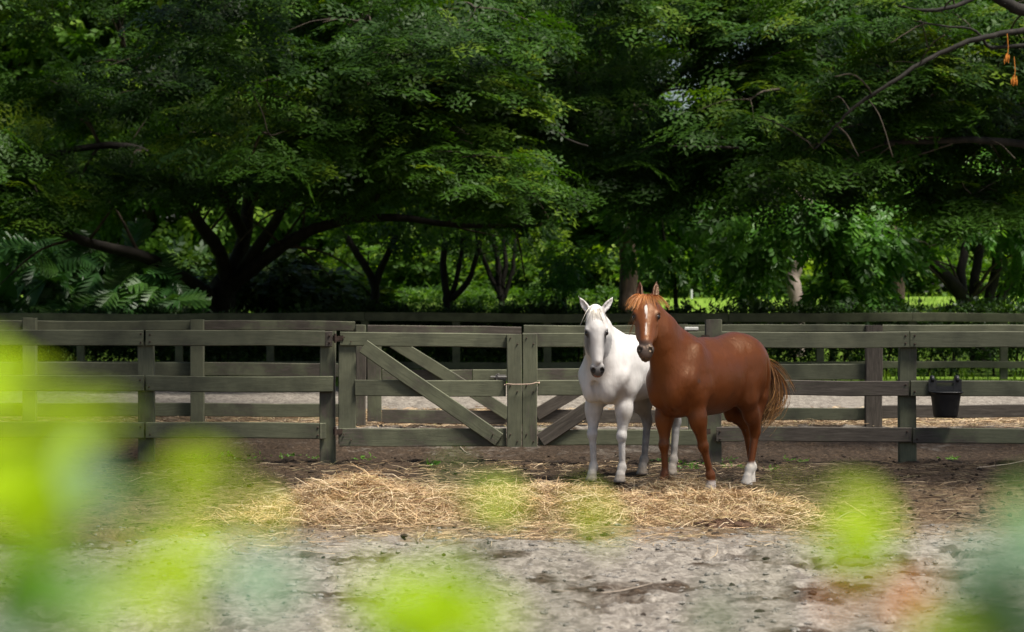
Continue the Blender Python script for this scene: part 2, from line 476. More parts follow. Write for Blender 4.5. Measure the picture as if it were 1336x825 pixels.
for y in (441.5, 563):
    board("hinge", G2, at(914.5, y, DG - 0.023), at(926, y, DG - 0.023), 0.06, 0.008, 1, mat=M_rust)
bolts(G2, [at(x, y, DG - 0.065) for x, y in ((687, 441), (696, 449), (687, 503), (696, 511), (687, 567), (696, 576))], 0.008)
# wire loop that ties the two leaves
c = at(680.8, 500.5, DG); hw, hd = 0.183, 0.075
loop = []
for a in np.linspace(0, 2 * np.pi, 41):
    ex = np.sign(np.cos(a)) * abs(np.cos(a)) ** 0.35; ey = np.sign(np.sin(a)) * abs(np.sin(a)) ** 0.35
    loop.append((c[0] + hw * ex, c[1] - 0.04 + hd * ey, c[2] + 0.012 * np.cos(a) + 0.006 * np.sin(5 * a)))
V, F = tube(loop, 0.007, 6, False)
w_ = obj("tie_wire", raw_mesh("tie_wire", V - c, F, True), M_wire, None, c)
tag(w_, "loop of pale pinkish wire tying the two gate leaves together", "wire")

# second fence row, across the alley
D2 = 33.0
F3 = empty("board_fence", (at(257, 550, D2)[0], D2, 0))
tag(F3, "shaded dark board fence across the alley, left of the far gate, middle row", "fence", "olive board fences")
post_px(F3, -180, 17, 415, D2); post_px(F3, 39, 17.5, 415, D2, 0.1); post_px(F3, 257.5, 17.5, 417, D2, 0.1); post_px(F3, 470.6, 13, 424, D2, 0.3)
for (y, h, ws) in ((424.5, 12.5, (0.1, 0.05, 0.3)), (481.5, 17.5, (0.05, 0.05, 0.25)), (534.5, 17.5, (0.05, 0.05, 0.2))):
    for (a, b), wv in zip(((-190, 38), (40, 256.8), (258.4, 463)), ws):
        rail_px(F3, a, y, b, y + (1.5 if b > 300 else 0), h, D2 + 0.09, wv)
G3 = empty("gate_leaf", (at(580, 550, D2)[0], D2, 0))
tag(G3, "left leaf of the far gate seen through the near gate, with a steel latch", "gate", "gate leaves")
rail_px(G3, 480, 429.5, 680, 432, 10.5, D2, 0.35, name="gate_rail"); rail_px(G3, 498.6, 489.5, 616, 490, 15.5, D2, 0.4, name="gate_rail"); rail_px(G3, 617, 490, 662, 490, 15.5, D2, 0.05, name="gate_rail")
rail_px(G3, 498.6, 543, 663, 545, 18, D2, 0.3, name="gate_rail")
post_px(G3, 488.6, 18.6, 434.8, D2, 0.2, th=0.04, zbot=0.07, name="stile"); post_px(G3, 672, 17, 438, D2, 0.2, th=0.04, zbot=0.08, name="stile")
board("brace", G3, at(512, 446, D2 - 0.043), at(664, 541, D2 - 0.043), 0.17, 0.035, 0.2)
V, F = tube([at(640, 492, D2 - 0.035), at(662, 492, D2 - 0.035)], 0.012, 8); g = Geo(); g.add(V, F)
V, F = tube([at(648, 497, D2 - 0.035), at(648, 489, D2 - 0.045), at(651, 488, D2 - 0.06)], 0.009, 6); g.add(V, F)
box_geo(g, at(653, 492, D2 - 0.02), (0.14, 0.008, 0.06))
g.V = [v - np.array(G3.location) for v in g.V]
obj("latch", g.mesh("latch"), M_steel, G3)
G4 = empty("gate_leaf", (at(780, 550, D2)[0], D2, 0))
tag(G4, "right leaf of the far gate, behind the white horse and near gate", "gate", "gate leaves")
rail_px(G4, 684, 429.5, 880, 430, 10.5, D2, 0.15, name="gate_rail"); rail_px(G4, 700, 489.5, 862, 490, 16.5, D2, 0.25, name="gate_rail"); rail_px(G4, 700, 543, 880, 543.5, 17.5, D2, 0.5, name="gate_rail")
post_px(G4, 692.5, 17, 437, D2, 0.2, th=0.04, zbot=0.08, name="stile"); post_px(G4, 871, 18, 436.5, D2, 0.2, th=0.04, zbot=0.07, name="stile")
board("brace", G4, at(700, 541, D2 - 0.043), at(862, 446, D2 - 0.043), 0.17, 0.035, 0.55)
F4 = empty("board_fence", (at(1139.5, 557, D2)[0], D2, 0))
tag(F4, "middle row board fence right of the chestnut horse with a tall bare brown post", "fence", "olive board fences")
post_px(F4, 889, 17, 423, D2, 0.2)
post_px(F4, 1139.5, 22, 424.5, D2 - 0.03, 0.62, label="tall bare brown post with a sawn top"); post_px(F4, 1385, 18, 424, D2, 0.2)
rail_px(F4, 885, 429, 1128, 428.6, 9.5, D2, 0.05); rail_px(F4, 1151.5, 428.6, 1400, 429, 9.5, D2, 0.1)
rail_px(F4, 885, 485, 1128.5, 485.2, 20.5, D2, 0.05)
rail_px(F4, 885, 540.5, 1128.5, 540.5, 16, D2, 0.05); rail_px(F4, 1151, 537.5, 1400, 536, 17, D2, 0.62, label="dark reddish brown bare rail under the bucket")
# pale timber offcut lying on the far gate's rail end
pl = empty("timber_offcut", at(903, 428.6, D2 - 0.05)); tag(pl, "short pale offcut lying flat on the fence rail behind the chestnut's withers", "offcut")
M_palewood = simple("pale_wood", (0.55, 0.54, 0.50), 0.7, 0.3, 0.15)
board("plank", pl, at(893, 428.9, D2 - 0.06) , at(911, 429.1, D2 - 0.06), 0.045, 0.12, 0, mat=M_palewood)

# third fence row, at the lawn
D3 = 53.0
F5 = empty("board_fence", (at(670, 494, D3)[0], D3, 0))
tag(F5, "farthest olive two-rail board fence in front of the hedge and lawn", "fence", "olive board fences")
xs3 = [-18, 106, 234, 353, 476, 595, 714, 832, 950, 1070, 1190, 1309, 1428]
for i, x in enumerate(xs3): post_px(F5, x, 10, 410, D3, 0.1, th=0.12)
for a, b in zip(xs3[::2][:-1], xs3[::2][1:]):
    rail_px(F5, a + 0.4, 414.6 + 1.4 * np.sin(a * .01), b - 0.4, 414.6 + 1.4 * np.sin(b * .01), 11.5, D3 - 0.09, 0.05)
    rail_px(F5, a + 0.4, 477 + 0.6 * np.sin(a * .02), b - 0.4, 477 + 0.6 * np.sin(b * .02), 9, D3 - 0.09, 0.05)

# black feed bucket hooked over the middle rail
M_black = NT("black_plastic")
nb = M_black.noise(M_black.coord("Object"), 12, 5, 0.6)
M_black.pbr(M_black.ramp(nb, [(0.4, (0.010, 0.010, 0.011)), (0.7, (0.028, 0.026, 0.024))]), 0.42, 0.5, M_black.bump(nb, 0.15, 0.01))
M_black = M_black.m
bc = at(1232.5, 494, D1 - 0.02)       # top edge, at the rail
BK = empty("feed_bucket", (bc[0], D1 - 0.03, at(0, 544, D1)[2]))
BK.scale = (1.1, 1.0, 1.0)
tag(BK, "black plastic flat-backed feed bucket hooked over the fence's middle rail", "bucket")
s = D1 / FPX
def rim(w, dep, z, n=20, r=0.06):
    """flat-backed D outline: back edge at y=0"""
    pts = []
    for a in np.linspace(0, np.pi, n):
        pts.append((-w * np.sign(np.cos(a)) * abs(np.cos(a)) ** 0.45, -dep * abs(np.sin(a)) ** 0.6, z))
    return np.array(pts)
hb = 50 * s
lev = [(0.105, 0.17, 0.0), (0.112, 0.185, 0.02), (0.138, 0.235, 0.245), (0.152, 0.255, 0.262), (0.154, 0.257, 0.272), (0.145, 0.245, 0.272), (0.130, 0.225, 0.245), (0.104, 0.172, 0.03)]
rings = [rim(*q) for q in lev]
nr = len(rings[0]); V = np.concatenate(rings); F = []
for i in range(len(rings) - 1):
    for j in range(nr - 1): F.append((i * nr + j, i * nr + j + 1, (i + 1) * nr + j + 1, (i + 1) * nr + j))
    F.append((i * nr + nr - 1, i * nr, (i + 1) * nr, (i + 1) * nr + nr - 1))
g = Geo(); g.add(V, [np.array(F)]); g.F.append(np.array([list(range(nr))[::-1]])); g.F.append(np.array([[7 * nr + j for j in range(nr)]]))
obj("tub", g.mesh("tub", False), M_black, BK)
g = Geo()     # raised back plate with a hand slot, and the two hooks
for (x0, x1, z0, z1) in ((-0.160, -0.082, 0.255, 0.40), (0.082, 0.160, 0.255, 0.40), (-0.082, 0.082, 0.255, 0.325), (-0.082, 0.082, 0.362, 0.385)):
    box_geo(g, ((x0 + x1) / 2, -0.006, (z0 + z1) / 2), (x1 - x0 - 0.001, 0.012, z1 - z0 - 0.001))
obj("back_plate", g.mesh("back_plate"), M_black, BK)
for sx in (-1, 1):
    path = [(sx * 0.12, -0.012, 0.37), (sx * 0.12, -0.010, 0.405), (sx * 0.12, 0.012, 0.422), (sx * 0.12, 0.045, 0.420), (sx * 0.12, 0.075, 0.40), (sx * 0.12, 0.078, 0.35)]
    V, F = tube(path, [0.014, 0.02, 0.022, 0.022, 0.018, 0.014], 8)
    obj("hook", raw_mesh("hook", V, F, True), M_black, BK)
V, F = tube(rim(0.153, 0.256, 0.268), 0.008, 6); obj("rim", raw_mesh("rim", V, F, True), M_black, BK)
# ------------------------------------------------------------------ horses: signed-distance sculpting, one continuous skin
class Sculpt:
    def __init__(s, lo, hi, h):
        s.lo = np.array(lo, np.float32); s.h = h
        s.n = np.ceil((np.array(hi) - s.lo) / h).astype(int) + 1
        s.F = np.full(s.n, 10.0, np.float32)
        s.ax = [s.lo[i] + h * np.arange(s.n[i], dtype=np.float32) for i in range(3)]
    def _box(s, lo, hi, pad):
        a = np.maximum(np.floor((lo - pad - s.lo) / s.h).astype(int), 0)
        b = np.minimum(np.ceil((hi + pad - s.lo) / s.h).astype(int) + 1, s.n)
        sl = tuple(slice(a[i], b[i]) for i in range(3))
        P = np.stack(np.meshgrid(*[s.ax[i][sl[i]] for i in range(3)], indexing='ij'), -1)
        return sl, P
    def _apply(s, sl, d, k, sub):
        f = s.F[sl]
        if sub:
            d = -d; hh = np.maximum(k - np.abs(f - d), 0) / k
            s.F[sl] = np.maximum(f, d) + hh * hh * k * 0.25
        else:
            hh = np.maximum(k - np.abs(f - d), 0) / k
            s.F[sl] = np.minimum(f, d) - hh * hh * k * 0.25
    def ell(s, c, r, k=0.05, R=None, sub=False):
        c = np.array(c, float); r = np.array(r, float); m = r.max() if R is not None else r
        sl, P = s._box(c - m, c + m, k + 0.05)
        q = P - c.astype(np.float32)
        if R is not None: q = q @ np.asarray(R, np.float32)     # columns of R = local axes
        rr = r.astype(np.float32)
        k0 = np.linalg.norm(q / rr, axis=-1); k1 = np.linalg.norm(q / (rr * rr), axis=-1) + 1e-6
        s._apply(sl, k0 * (k0 - 1) / k1, k, sub)
    def cone(s, a, b, ra, rb, k=0.05, flat=None, sub=False):
        """round cone; flat=(axis, factor) squeezes the section along an axis"""
        a = np.array(a, float); b = np.array(b, float); m = max(ra, rb)
        sl, P = s._box(np.minimum(a, b) - m, np.maximum(a, b) + m, k + 0.05)
        q = P - a.astype(np.float32); ba = (b - a).astype(np.float32)
        t = np.clip((q @ ba) / (ba @ ba + 1e-9), 0, 1)
        w = q - t[..., None] * ba
        if flat is not None:
            ax = unit(flat[0]).astype(np.float32); w = w + (w @ ax)[..., None] * ax * (1 / flat[1] - 1)
        d = np.linalg.norm(w, axis=-1) - (ra + (rb - ra) * t)
        if flat is not None: d = d * min(1.0, flat[1] ** 0.5)
        s._apply(sl, d, k, sub)
    def floor(s, z=0.0):
        zz = (z - s.ax[2])[None, None, :]
        s.F = np.maximum(s.F, np.broadcast_to(zz, s.F.shape).astype(np.float32))
    def mesh(s, smooth=2):
        F, h = s.F, s.h
        S = F < 0
        cs = [S[i:S.shape[0] - 1 + i, j:S.shape[1] - 1 + j, k:S.shape[2] - 1 + k] for i in (0, 1) for j in (0, 1) for k in (0, 1)]
        cnt = sum(c.astype(np.int8) for c in cs)
        act = (cnt > 0) & (cnt < 8)
        idx = np.argwhere(act); ids = np.full(act.shape, -1, np.int64); ids[act] = np.arange(len(idx))
        off = [(i, j, k) for i in (0, 1) for j in (0, 1) for k in (0, 1)]
        vals = np.stack([F[idx[:, 0] + o[0], idx[:, 1] + o[1], idx[:, 2] + o[2]] for o in off], 1)
        acc = np.zeros((len(idx), 3)); num = np.zeros(len(idx))
        for p in range(8):
            for q in range(p + 1, 8):
                df = np.abs(np.array(off[p]) - off[q])
                if df.sum() != 1: continue
                va, vb = vals[:, p], vals[:, q]; m = (va < 0) != (vb < 0)
                t = np.where(m, va / (va - vb + 1e-12), 0)
                pt = np.array(off[p]) + t[:, None] * (np.array(off[q]) - np.array(off[p]))
                acc[m] += pt[m]; num[m] += 1
        V = s.lo + h * (idx + acc / num[:, None])
        Q = []
        for ax in range(3):
            o1, o2 = [(1, 2), (2, 0), (0, 1)][ax]
            sl0 = [slice(1, -1)] * 3; sl0[ax] = slice(0, S.shape[ax] - 1)
            sl1 = list(sl0); sl1[ax] = slice(1, S.shape[ax])
            A, B = S[tuple(sl0)], S[tuple(sl1)]
            e = np.argwhere(A != B)
            inside = A[tuple(e.T)]
            base = e.copy()
            for a_ in range(3):
                if a_ != ax: base[:, a_] += 1
            d1 = np.zeros(3, int); d1[o1] = 1; d2 = np.zeros(3, int); d2[o2] = 1
            c = [base - d1 - d2, base - d2, base, base - d1]
            q = np.stack([ids[tuple(x.T)] for x in c], 1)
            q[~inside] = q[~inside][:, ::-1]
            Q.append(q)
        Q = np.concatenate(Q); Q = Q[(Q >= 0).all(1)]
        # keep the largest piece is implicit; light smoothing
        E = np.concatenate([Q[:, [0, 1]], Q[:, [1, 2]], Q[:, [2, 3]], Q[:, [3, 0]]])
        for it in range(smooth):
            for lam in (0.5, -0.48):
                sm = np.zeros_like(V); ct = np.zeros(len(V))
                np.add.at(sm, E[:, 0], V[E[:, 1]]); np.add.at(ct, E[:, 0], 1)
                np.add.at(sm, E[:, 1], V[E[:, 0]]); np.add.at(ct, E[:, 1], 1)
                V = V + lam * (sm / ct[:, None] - V)
        return V, Q

def lerp(a, b, t): return np.asarray(a, float) * (1 - t) + np.asarray(b, float) * t

class Horse:
    """local axes: x forward, y left, z up"""
    def __init__(s, pose): s.p = pose
    def hd(s, u, n, l):     # head frame -> local
        return s.poll + s.hs * (u * s.U + n * s.Nn + l * s.hw * s.Sd)
    def build(s, h=0.0115):
        p = s.p
        S = Sculpt((-1.15, -0.62, -0.03), (1.30, 0.62, 1.98), h)
        w = p.get('barrel', 1.0); dz = p.get('deep', 0.0)      # dz < 0: shallower body
        # trunk
        S.ell((.12, 0, 1.022 - dz / 2 + p.get('withers', 0) * .25), (.52, .275 * w, .358 + dz / 2 + p.get('withers', 0) * .25), .05)
        S.ell((-.14, 0, 1.00 - dz / 2), (.42, .285 * w, .330 + dz / 2), .06)
        S.ell((.42, 0, .985 - dz / 2), (.25, .225, .325 + dz / 2), .08)
        S.ell((-.42, 0, 1.12), (.34, .235, .245), .08)
        S.ell((-.55, 0, 1.155), (.30, .25, .265), .08)
        for q in (-1, 1):
            S.ell((-.59, q * .125, 1.05), (.23, .145, .28), .07)           # haunch
            S.ell((-.71, q * .095, 1.00), (.135, .115, .26), .07)           # buttock
            S.ell((.37, q * .155, 1.08), (.125, .09, .27), .09, _rot_y(-.32))  # shoulder blade
            S.ell((.50, q * .150, .99), (.12, .09, .12), .06)              # point of shoulder
            S.ell((.575, q * .085, .90), (.10, .095, .15), .05)            # breast
            S.ell((.34, q * .195, .92), (.14, .075, .12), .05)             # triceps
        for q in (-1, 1):      # muscle relief
            S.cone((.34, q * .170, 1.22), (.49, q * .190, 1.02), .04, .062, .05)
            S.ell((.285, q * .225 * w, .95), (.135, .052, .115), .028)
            S.ell((.275, q * .185, .805), (.045, .040, .050), .03)
            S.ell((-.435, q * .205, .92), (.10, .058, .15), .035)
            S.ell((-.60, q * .205, 1.10), (.13, .070, .16), .04)
            S.cone((-.64, q * .278, 1.16), (-.67, q * .235, .84), .004, .016, .03, None, True)
            S.ell((.545, q * .125, .94), (.085, .075, .10), .025)
        wz = p.get('withers', 0.0)
        S.cone((.34, 0, 1.335 + wz), (-.02, 0, 1.28 + wz * .6), .085, .083, .09)           # withers
        S.cone((.0, 0, 1.275), (-.45, 0, 1.30), .08, .09, .10)             # back
        S.cone((-.74, 0, 1.20), (-.84, 0, 1.10), .055, .035, .05)          # dock
        # neck
        s.poll = np.array(p['poll'])
        yaw, pitch, roll = p['head']       # yaw about z (0 = along +x, left positive), pitch: 0 = face vertical, + = nose out
        f = np.array([math.cos(yaw), math.sin(yaw), 0]); up = np.array([0, 0, 1.0]); left = np.array([-math.sin(yaw), math.cos(yaw), 0])
        U = -math.cos(pitch) * up + math.sin(pitch) * f
        Nn = math.cos(pitch) * f + math.sin(pitch) * up
        if roll:
            U, left = U * math.cos(roll) + left * math.sin(roll), left * math.cos(roll) - U * math.sin(roll)
        s.U, s.Nn, s.Sd = U, Nn, left
        s.hs = p.get('hs', 1.0); s.hw = p.get('hw', 1.0)
        H = s.hd
        back = H(.05, -.10, 0)                                            # where the neck meets the skull
        n0, n1 = np.array([.40, 0, 1.13]), np.array(p['neck'])
        nf = unit(np.cross(back - n0, up))
        S.cone(n0, n1, .235, .155, .10, (nf, .74)); S.cone(n1, back, .155, .102, .06, (nf, .72))
        c0, c1, c2 = np.array([.20, 0, 1.36 + wz]), n1 + p.get('crest', (-.08, 0, .145)), H(.0, -.085, 0)
        S.cone(c0, c1, .075, .055, .09); S.cone(c1, c2, .055, .05, .07)
        S.cone((.50, 0, .98), lerp(n0, n1, .8) + (.06, 0, -.08), .14, .10, .08)       # lower neck into the breast
        # head
        hs = s.hs; R = np.column_stack([U, Nn, left])
        hell = lambda u, n, l, r, k=.03, sub=False: S.ell(H(u, n, l), np.array(r) * hs * (1, 1, s.hw), k, R, sub)
        hcone = lambda a, b, ra, rb, k=.03, flat=None, sub=False: S.cone(H(*a), H(*b), ra * hs, rb * hs, k, (left, s.hw) if s.hw != 1 else flat, sub)
        hell(.10, -.055, 0, (.115, .075, .088), .04)
        hell(.17, -.02, 0, (.13, .045, .085), .04)
        hcone((.16, -.055, 0), (.44, -.055, 0), .084, .052, .04, (left, 1.0))
        hcone((.18, -.022, 0), (.46, -.022, 0), .055, .042, .03)
        for q in (-1, 1):
            hell(.185, -.018, q * .082, (.045, .028, .026), .025)            # brow
            hell(.245, -.135, q * .050, (.125, .095, .036), .035)            # cheek
            hcone((.27, -.055, q * .080), (.40, -.055, q * .052), .014, .010, .03)   # facial crest
            hell(.525, -.036, q * .040, (.042, .034, .026), .02)             # nostril
        hcone((.26, -.155, 0), (.50, -.105, 0), .055, .036, .05)             # jaw
        hell(.535, -.055, 0, (.060, .050, .054), .03)
        hell(.575, -.070, 0, (.034, .042, .046), .025)                       # upper lip
        hell(.575, -.110, 0, (.036, .032, .038), .015)                       # lower lip, chin
        for q in (-1, 1):
            hell(.543, -.008, q * .040, (.019, .016, .0125), .01, True)      # nostril opening
            hell(.335, -.075, q * .088, (.07, .03, .016), .03, True)         # hollow below the crest
            hell(.207, -.008, q * .100, (.024, .020, .012), .012, True)      # eye socket
        hell(.594, -.096, 0, (.012, .040, .046), .008, True)                 # mouth line
        for q, tip in ((-1, p['ears'][0]), (1, p['ears'][1])):
            a = H(.015, -.065, q * .058); b = H(*tip); e = unit(b - a); L = np.linalg.norm(b - a)
            face = unit(Nn * .8 + left * q * .45); face = unit(face - e * (face @ e)); wd = np.cross(e, face)
            Re = np.column_stack([e, face, wd])
            S.ell(lerp(a, b, .36), (L * .44, .026, .033), .02, Re)
            S.cone(lerp(a, b, .38), b, .031, .004, .015, (face, .6))
            S.ell(lerp(a, b, .48) + face * .022, (L * .36, .020, .019), .008, Re, True)
        # legs
        for side, J in (('f', p['fl']), ('f', p['fr']), ('h', p['hl']), ('h', p['hr'])):
            j = [np.array(x, float) for x in J]
            if side == 'f':       # elbow, knee, fetlock, hoof centre on the ground
                e, k_, ft, hf = j
                S.ell(lerp(e, k_, .30) + (.03, .012 * np.sign(e[1]), 0), (.058, .052, .12), .03); S.cone(e + (0, 0, .06), lerp(e, k_, .35), .090, .064, .06); S.cone(lerp(e, k_, .3), lerp(e, k_, .9), .076, .042, .05)
                S.ell(k_ + (.006, 0, .008), (.047, .050, .056), .025)
                S.cone(k_ + (-.03, 0, .02), k_ + (-.026, 0, -.01), .020, .016, .03)
                S.cone(k_, ft, .034, .026, .03)
                S.cone(lerp(k_, ft, .12) - (.016, 0, 0), ft - (.018, 0, 0), .022, .020, .02)
            else:                 # stifle, hock, fetlock, hoof
                e, k_, ft, hf = j
                S.cone(lerp((-.54, e[1] * .8, 1.08), e, .4), e, .155, .098, .07, ((0, 1, 0), .8))
                S.cone(e, lerp(e, k_, .55), .096, .068, .06, ((0, 1, 0), .85)); S.cone(lerp(e, k_, .5), k_, .070, .044, .05); S.ell(lerp(e, k_, .38) + (.02, .02 * np.sign(e[1]), 0), (.07, .055, .12), .03)
                S.cone(lerp((-.72, e[1] * .8, .88), k_, .2), lerp(e, k_, .75) + (-.05, 0, 0), .085, .036, .06)
                S.ell(k_, (.050, .045, .062), .03)
                S.cone(k_ + (-.035, 0, .055), k_ + (-.036, 0, .02), .024, .022, .03)
                S.cone(k_ - (0, 0, .03), ft, .039, .028, .03)
                S.cone(lerp(k_, ft, .12) - (.020, 0, 0), ft - (.018, 0, 0), .023, .021, .02)
            S.ell(ft, (.042, .039, .043), .03)
            S.cone(ft + (-.03, 0, -.015), ft + (-.036, 0, -.03), .018, .010, .02)
            cor = lerp(ft, hf + (0, 0, .075), .9)
            S.cone(ft, cor, .037, .038, .025)
            S.cone(hf + (-.004, 0, .072), hf + (.010, 0, .012), .044, .058, .012)
        for c, r, rot in p.get('extra', []): S.ell(c, r, .05, rot)
        for a, b, ra, rb in p.get('groove', []): S.cone(a, b, ra, rb, .045, None, True)
        S.floor(0.0)
        V, Q = S.mesh(2)
        # small swellings of muscle and vein under the skin
        n0_ = np.cross(V[Q[:, 2]] - V[Q[:, 0]], V[Q[:, 3]] - V[Q[:, 1]]); N = np.zeros_like(V)
        for c_ in range(4): np.add.at(N, Q[:, c_], n0_)
        N /= np.linalg.norm(N, axis=1, keepdims=True) + 1e-9
        amp = .012 * sstep(.45, .75, V[:, 2]) + .002
        V = V + N * ((noise3(V * (1, 1, .75), 7.5, 91) - .5) * amp + (noise3(V, 19, 92) - .5) * .0022)[:, None]
        s.V, s.Q = V, Q
        return s
    def head_coords(s, V):
        q = (V - s.poll) / s.hs
        return q @ s.U, q @ s.Nn, q @ s.Sd / s.hw

def _rot_y(a):
    c, s_ = math.cos(a), math.sin(a)
    return np.array([[c, 0, s_], [0, 1, 0], [-s_, 0, c]])

def noise3(V, f, seed):
    n = Noise2(seed)
    return (n.fbm(V[:, 0] * f + 3, V[:, 2] * f, 3) + n.fbm(V[:, 1] * f + 31, V[:, 2] * f + 7, 3) + n.fbm(V[:, 0] * f, V[:, 1] * f + 50, 3)) / 3

def coat_material(name, rough, sheen, spec=.3, tint=(1, 1, 1, 1)):
    t = NT(name)
    c = t.attr("coat", 'GEOMETRY', "Color")
    v = t.coord("Object", (1, 1, .22)); n1 = t.noise(v, 34, 5, 0.65); n2 = t.noise(t.coord("Object", (1, 1, .6)), 7, 5, 0.65)
    c = t.mix(t.math('MULTIPLY', n1, 0.55), c, t.mix(1.0, c, (0.62, 0.58, 0.55), 'MULTIPLY'))
    c = t.mix(t.math('MULTIPLY', n2, 0.55), c, t.mix(1.0, c, (0.72, 0.66, 0.62), 'MULTIPLY'))
    rg = t.math('ADD', t.math('MULTIPLY', n2, 0.15), rough)
    t.pbr(c, rg, spec, t.bump(t.math('ADD', t.math('MULTIPLY', n1, .3), t.math('ADD', n2, t.math('MULTIPLY', t.noise(t.coord("Object", (1, 1, .55)), 19, 4, .6), .7))), 0.5, 0.014), sheen, tint=tint)
    return t.m

def hair_material(name):
    t = NT(name); t.pbr(t.attr("coat", 'GEOMETRY', "Color"), 0.45, 0.45); return t.m

def locks(fn, n, seed, jit=.010):
    """hair that hangs together: n locks, every strand follows one of them"""
    r0 = np.random.default_rng(seed); P = [fn(r0) for _ in range(n)]
    def path(r):
        p_ = P[int(r.integers(0, n))]; m = len(p_); t = np.linspace(0, 1, m)[:, None]
        j = r.normal(0, jit, 3); k = r.normal(0, jit * 1.3, 3); e = r.uniform(.72, 1.0)
        q = p_ + j * (.4 + t) + k * t * t
        return q[0] + (q - q[0]) * e
    return path

def hair_mesh(name, roots, paths_fn, n, seed, width, colfn, seg=8):
    """ribbon hair: paths_fn(rng) -> (seg+1,3) path"""
    r = np.random.default_rng(seed)
    VV, FF, CC = [], [], []
    o = 0
    for i in range(n):
        P = paths_fn(r); m = len(P)
        T = np.gradient(P, axis=0); T /= np.linalg.norm(T, axis=1, keepdims=True) + 1e-9
        side = np.cross(T, unit(r.normal(size=3))); side /= np.linalg.norm(side, axis=1, keepdims=True) + 1e-9
        nrm = np.cross(T, side)
        w = width * r.uniform(.6, 1.3) * np.linspace(1.0, 0.25, m)[:, None]
        ring = np.stack([P - side * w, P + nrm * w * .5, P + side * w], 1).reshape(-1, 3)
        VV.append(ring)
        f = np.array([(k * 3 + a, k * 3 + a + 1, k * 3 + a + 4, k * 3 + a + 3) for k in range(m - 1) for a in (0, 1)])
        FF.append(f + o); o += len(ring)
        CC.append(np.repeat(colfn(r, np.linspace(0, 1, m)), 3, axis=0))
    me = raw_mesh(name, np.concatenate(VV), np.concatenate(FF), True)
    add_attr(me, "coat", np.concatenate(CC))
    return me

def bez(pts, n=9):
    pts = [np.asarray(p, float) for p in pts]
    t = np.linspace(0, 1, n)[:, None]
    while len(pts) > 1: pts = [a * (1 - t) + b * t for a, b in zip(pts[:-1], pts[1:])]
    return pts[0]

M_eye = NT("horse_eye"); M_eye.pbr((0.012, 0.008, 0.006), 0.12, 0.6); M_eye = M_eye.m

def ball(r, n=10, m=14):
    th = np.linspace(0, np.pi, n + 1); ph = np.linspace(0, 2 * np.pi, m, endpoint=False)
    V = np.array([(r * math.sin(a) * math.cos(b), r * math.sin(a) * math.sin(b), r * math.cos(a)) for a in th for b in ph])
    F = np.array([(i * m + j, (i + 1) * m + j, (i + 1) * m + (j + 1) % m, i * m + (j + 1) % m) for i in range(n) for j in range(m)])
    return V, F

def eyes(H, root):
    for q in (-1, 1):
        V, F = ball(.0235 * H.hs)
        obj("eye", raw_mesh("eye", V + H.hd(.207, -.020, q * .086), F, True), M_eye, root)

D2R = math.pi / 180
def yaw_of(theta): return math.pi + theta * D2R          # facing screen-left, turned theta degrees towards the camera

# --- chestnut horse
TH = 50.0
cy = yaw_of(TH); face_cam = (-math.pi / 2 - cy)           # local yaw that looks straight at the camera
while face_cam < -math.pi: face_cam += 2 * math.pi
CH = Horse(dict(
    poll=(.89, .02, 1.765), neck=(.66, .0, 1.42), head=(face_cam - 6 * D2R, 34 * D2R, 0.0), hs=1.04, hw=1.12, crest=(-.10, 0, .085),
    ears=((-.205, -.055, -.062), (-.205, -.055, .070)), barrel=.97, withers=-.055,
    fl=((.355, .165, .77), (.265, .19, .395), (.185, .21, .135), (.185, .215, 0)),
    fr=((.375, -.155, .77), (.41, -.145, .40), (.405, -.14, .135), (.44, -.14, 0)),
    hl=((-.46, .165, .81), (-.655, .125, .50), (-.575, .12, .145), (-.535, .12, 0)),
    hr=((-.55, -.155, .81), (-.84, -.09, .50), (-.87, -.055, .145), (-.835, -.05, 0)),
    extra=[],
    groove=[((-.37, .30, 1.24), (-.335, .325, 1.03), .002, .030), ((-.335, .325, 1.03), (-.37, .27, .80), .030, .016), ((.18, .345, 1.28), (.215, .33, 1.03), .002, .028), ((.215, .33, 1.03), (.24, .29, .80), .028, .012), ((.45, .26, 1.36), (.52, .27, 1.14), .002, .022), ((.52, .27, 1.14), (.56, .27, .98), .022, .002)],
)).build()
V = CH.V; u, n, l = CH.head_coords(V)
head = (u > -.16) & (u < .70) & (n > -.245 + .32 * np.clip(u - .25, 0, .35)) & (np.abs(l) < .16)
nz = noise3(V, 5, 5); nf = noise3(V, 22, 6)
col = np.tile(np.array([.168, .043, .0085]), (len(V), 1))
col *= (0.78 + .44 * nz)[:, None]
blend = lambda m, c: np.asarray(m)[:, None] * (np.array(c) - col)
low = np.maximum(sstep(.62, .15, V[:, 2]) * .25, sstep(.86, .70, V[:, 2]) * sstep(.6, .68, V[:, 2]) * .45); col += blend(low, (.10, .027, .010))  # darker lower legs, and underside shade painted into the belly coat
col += blend(sstep(.05, .0, np.abs(u - .3) - .35) * head * .35, (.28, .105, .045))
muz = head * sstep(.435, .50, u + .03 * (nf - .5)); col += blend(muz * .92, (.075, .064, .060))
col += blend(head * sstep(.57, .60, u) * .5, (.11, .08, .07))
nos = head * (np.sqrt(((u - .543) / .021) ** 2 + ((np.abs(l) - .040) / .015) ** 2) < 1.35) * (n > -.05); col += blend(nos * .95, (.008, .007, .007))
star = head * (n > -.05) * sstep(1.0, .75, np.sqrt(((u - .165) / .055) ** 2 + ((l + .002) / (.013 - .06 * np.abs(u - .14))) ** 2)); col += blend(star, (.80, .76, .72))
strip = head * (n > -.06) * sstep(.008, .002, np.abs(l - .004 + .01 * (u - .3))) * (sstep(.15, .18, u) * sstep(.27, .24, u) * .8 + sstep(.29, .31, u) * sstep(.425, .40, u)); col += blend(strip, (.80, .74, .70))
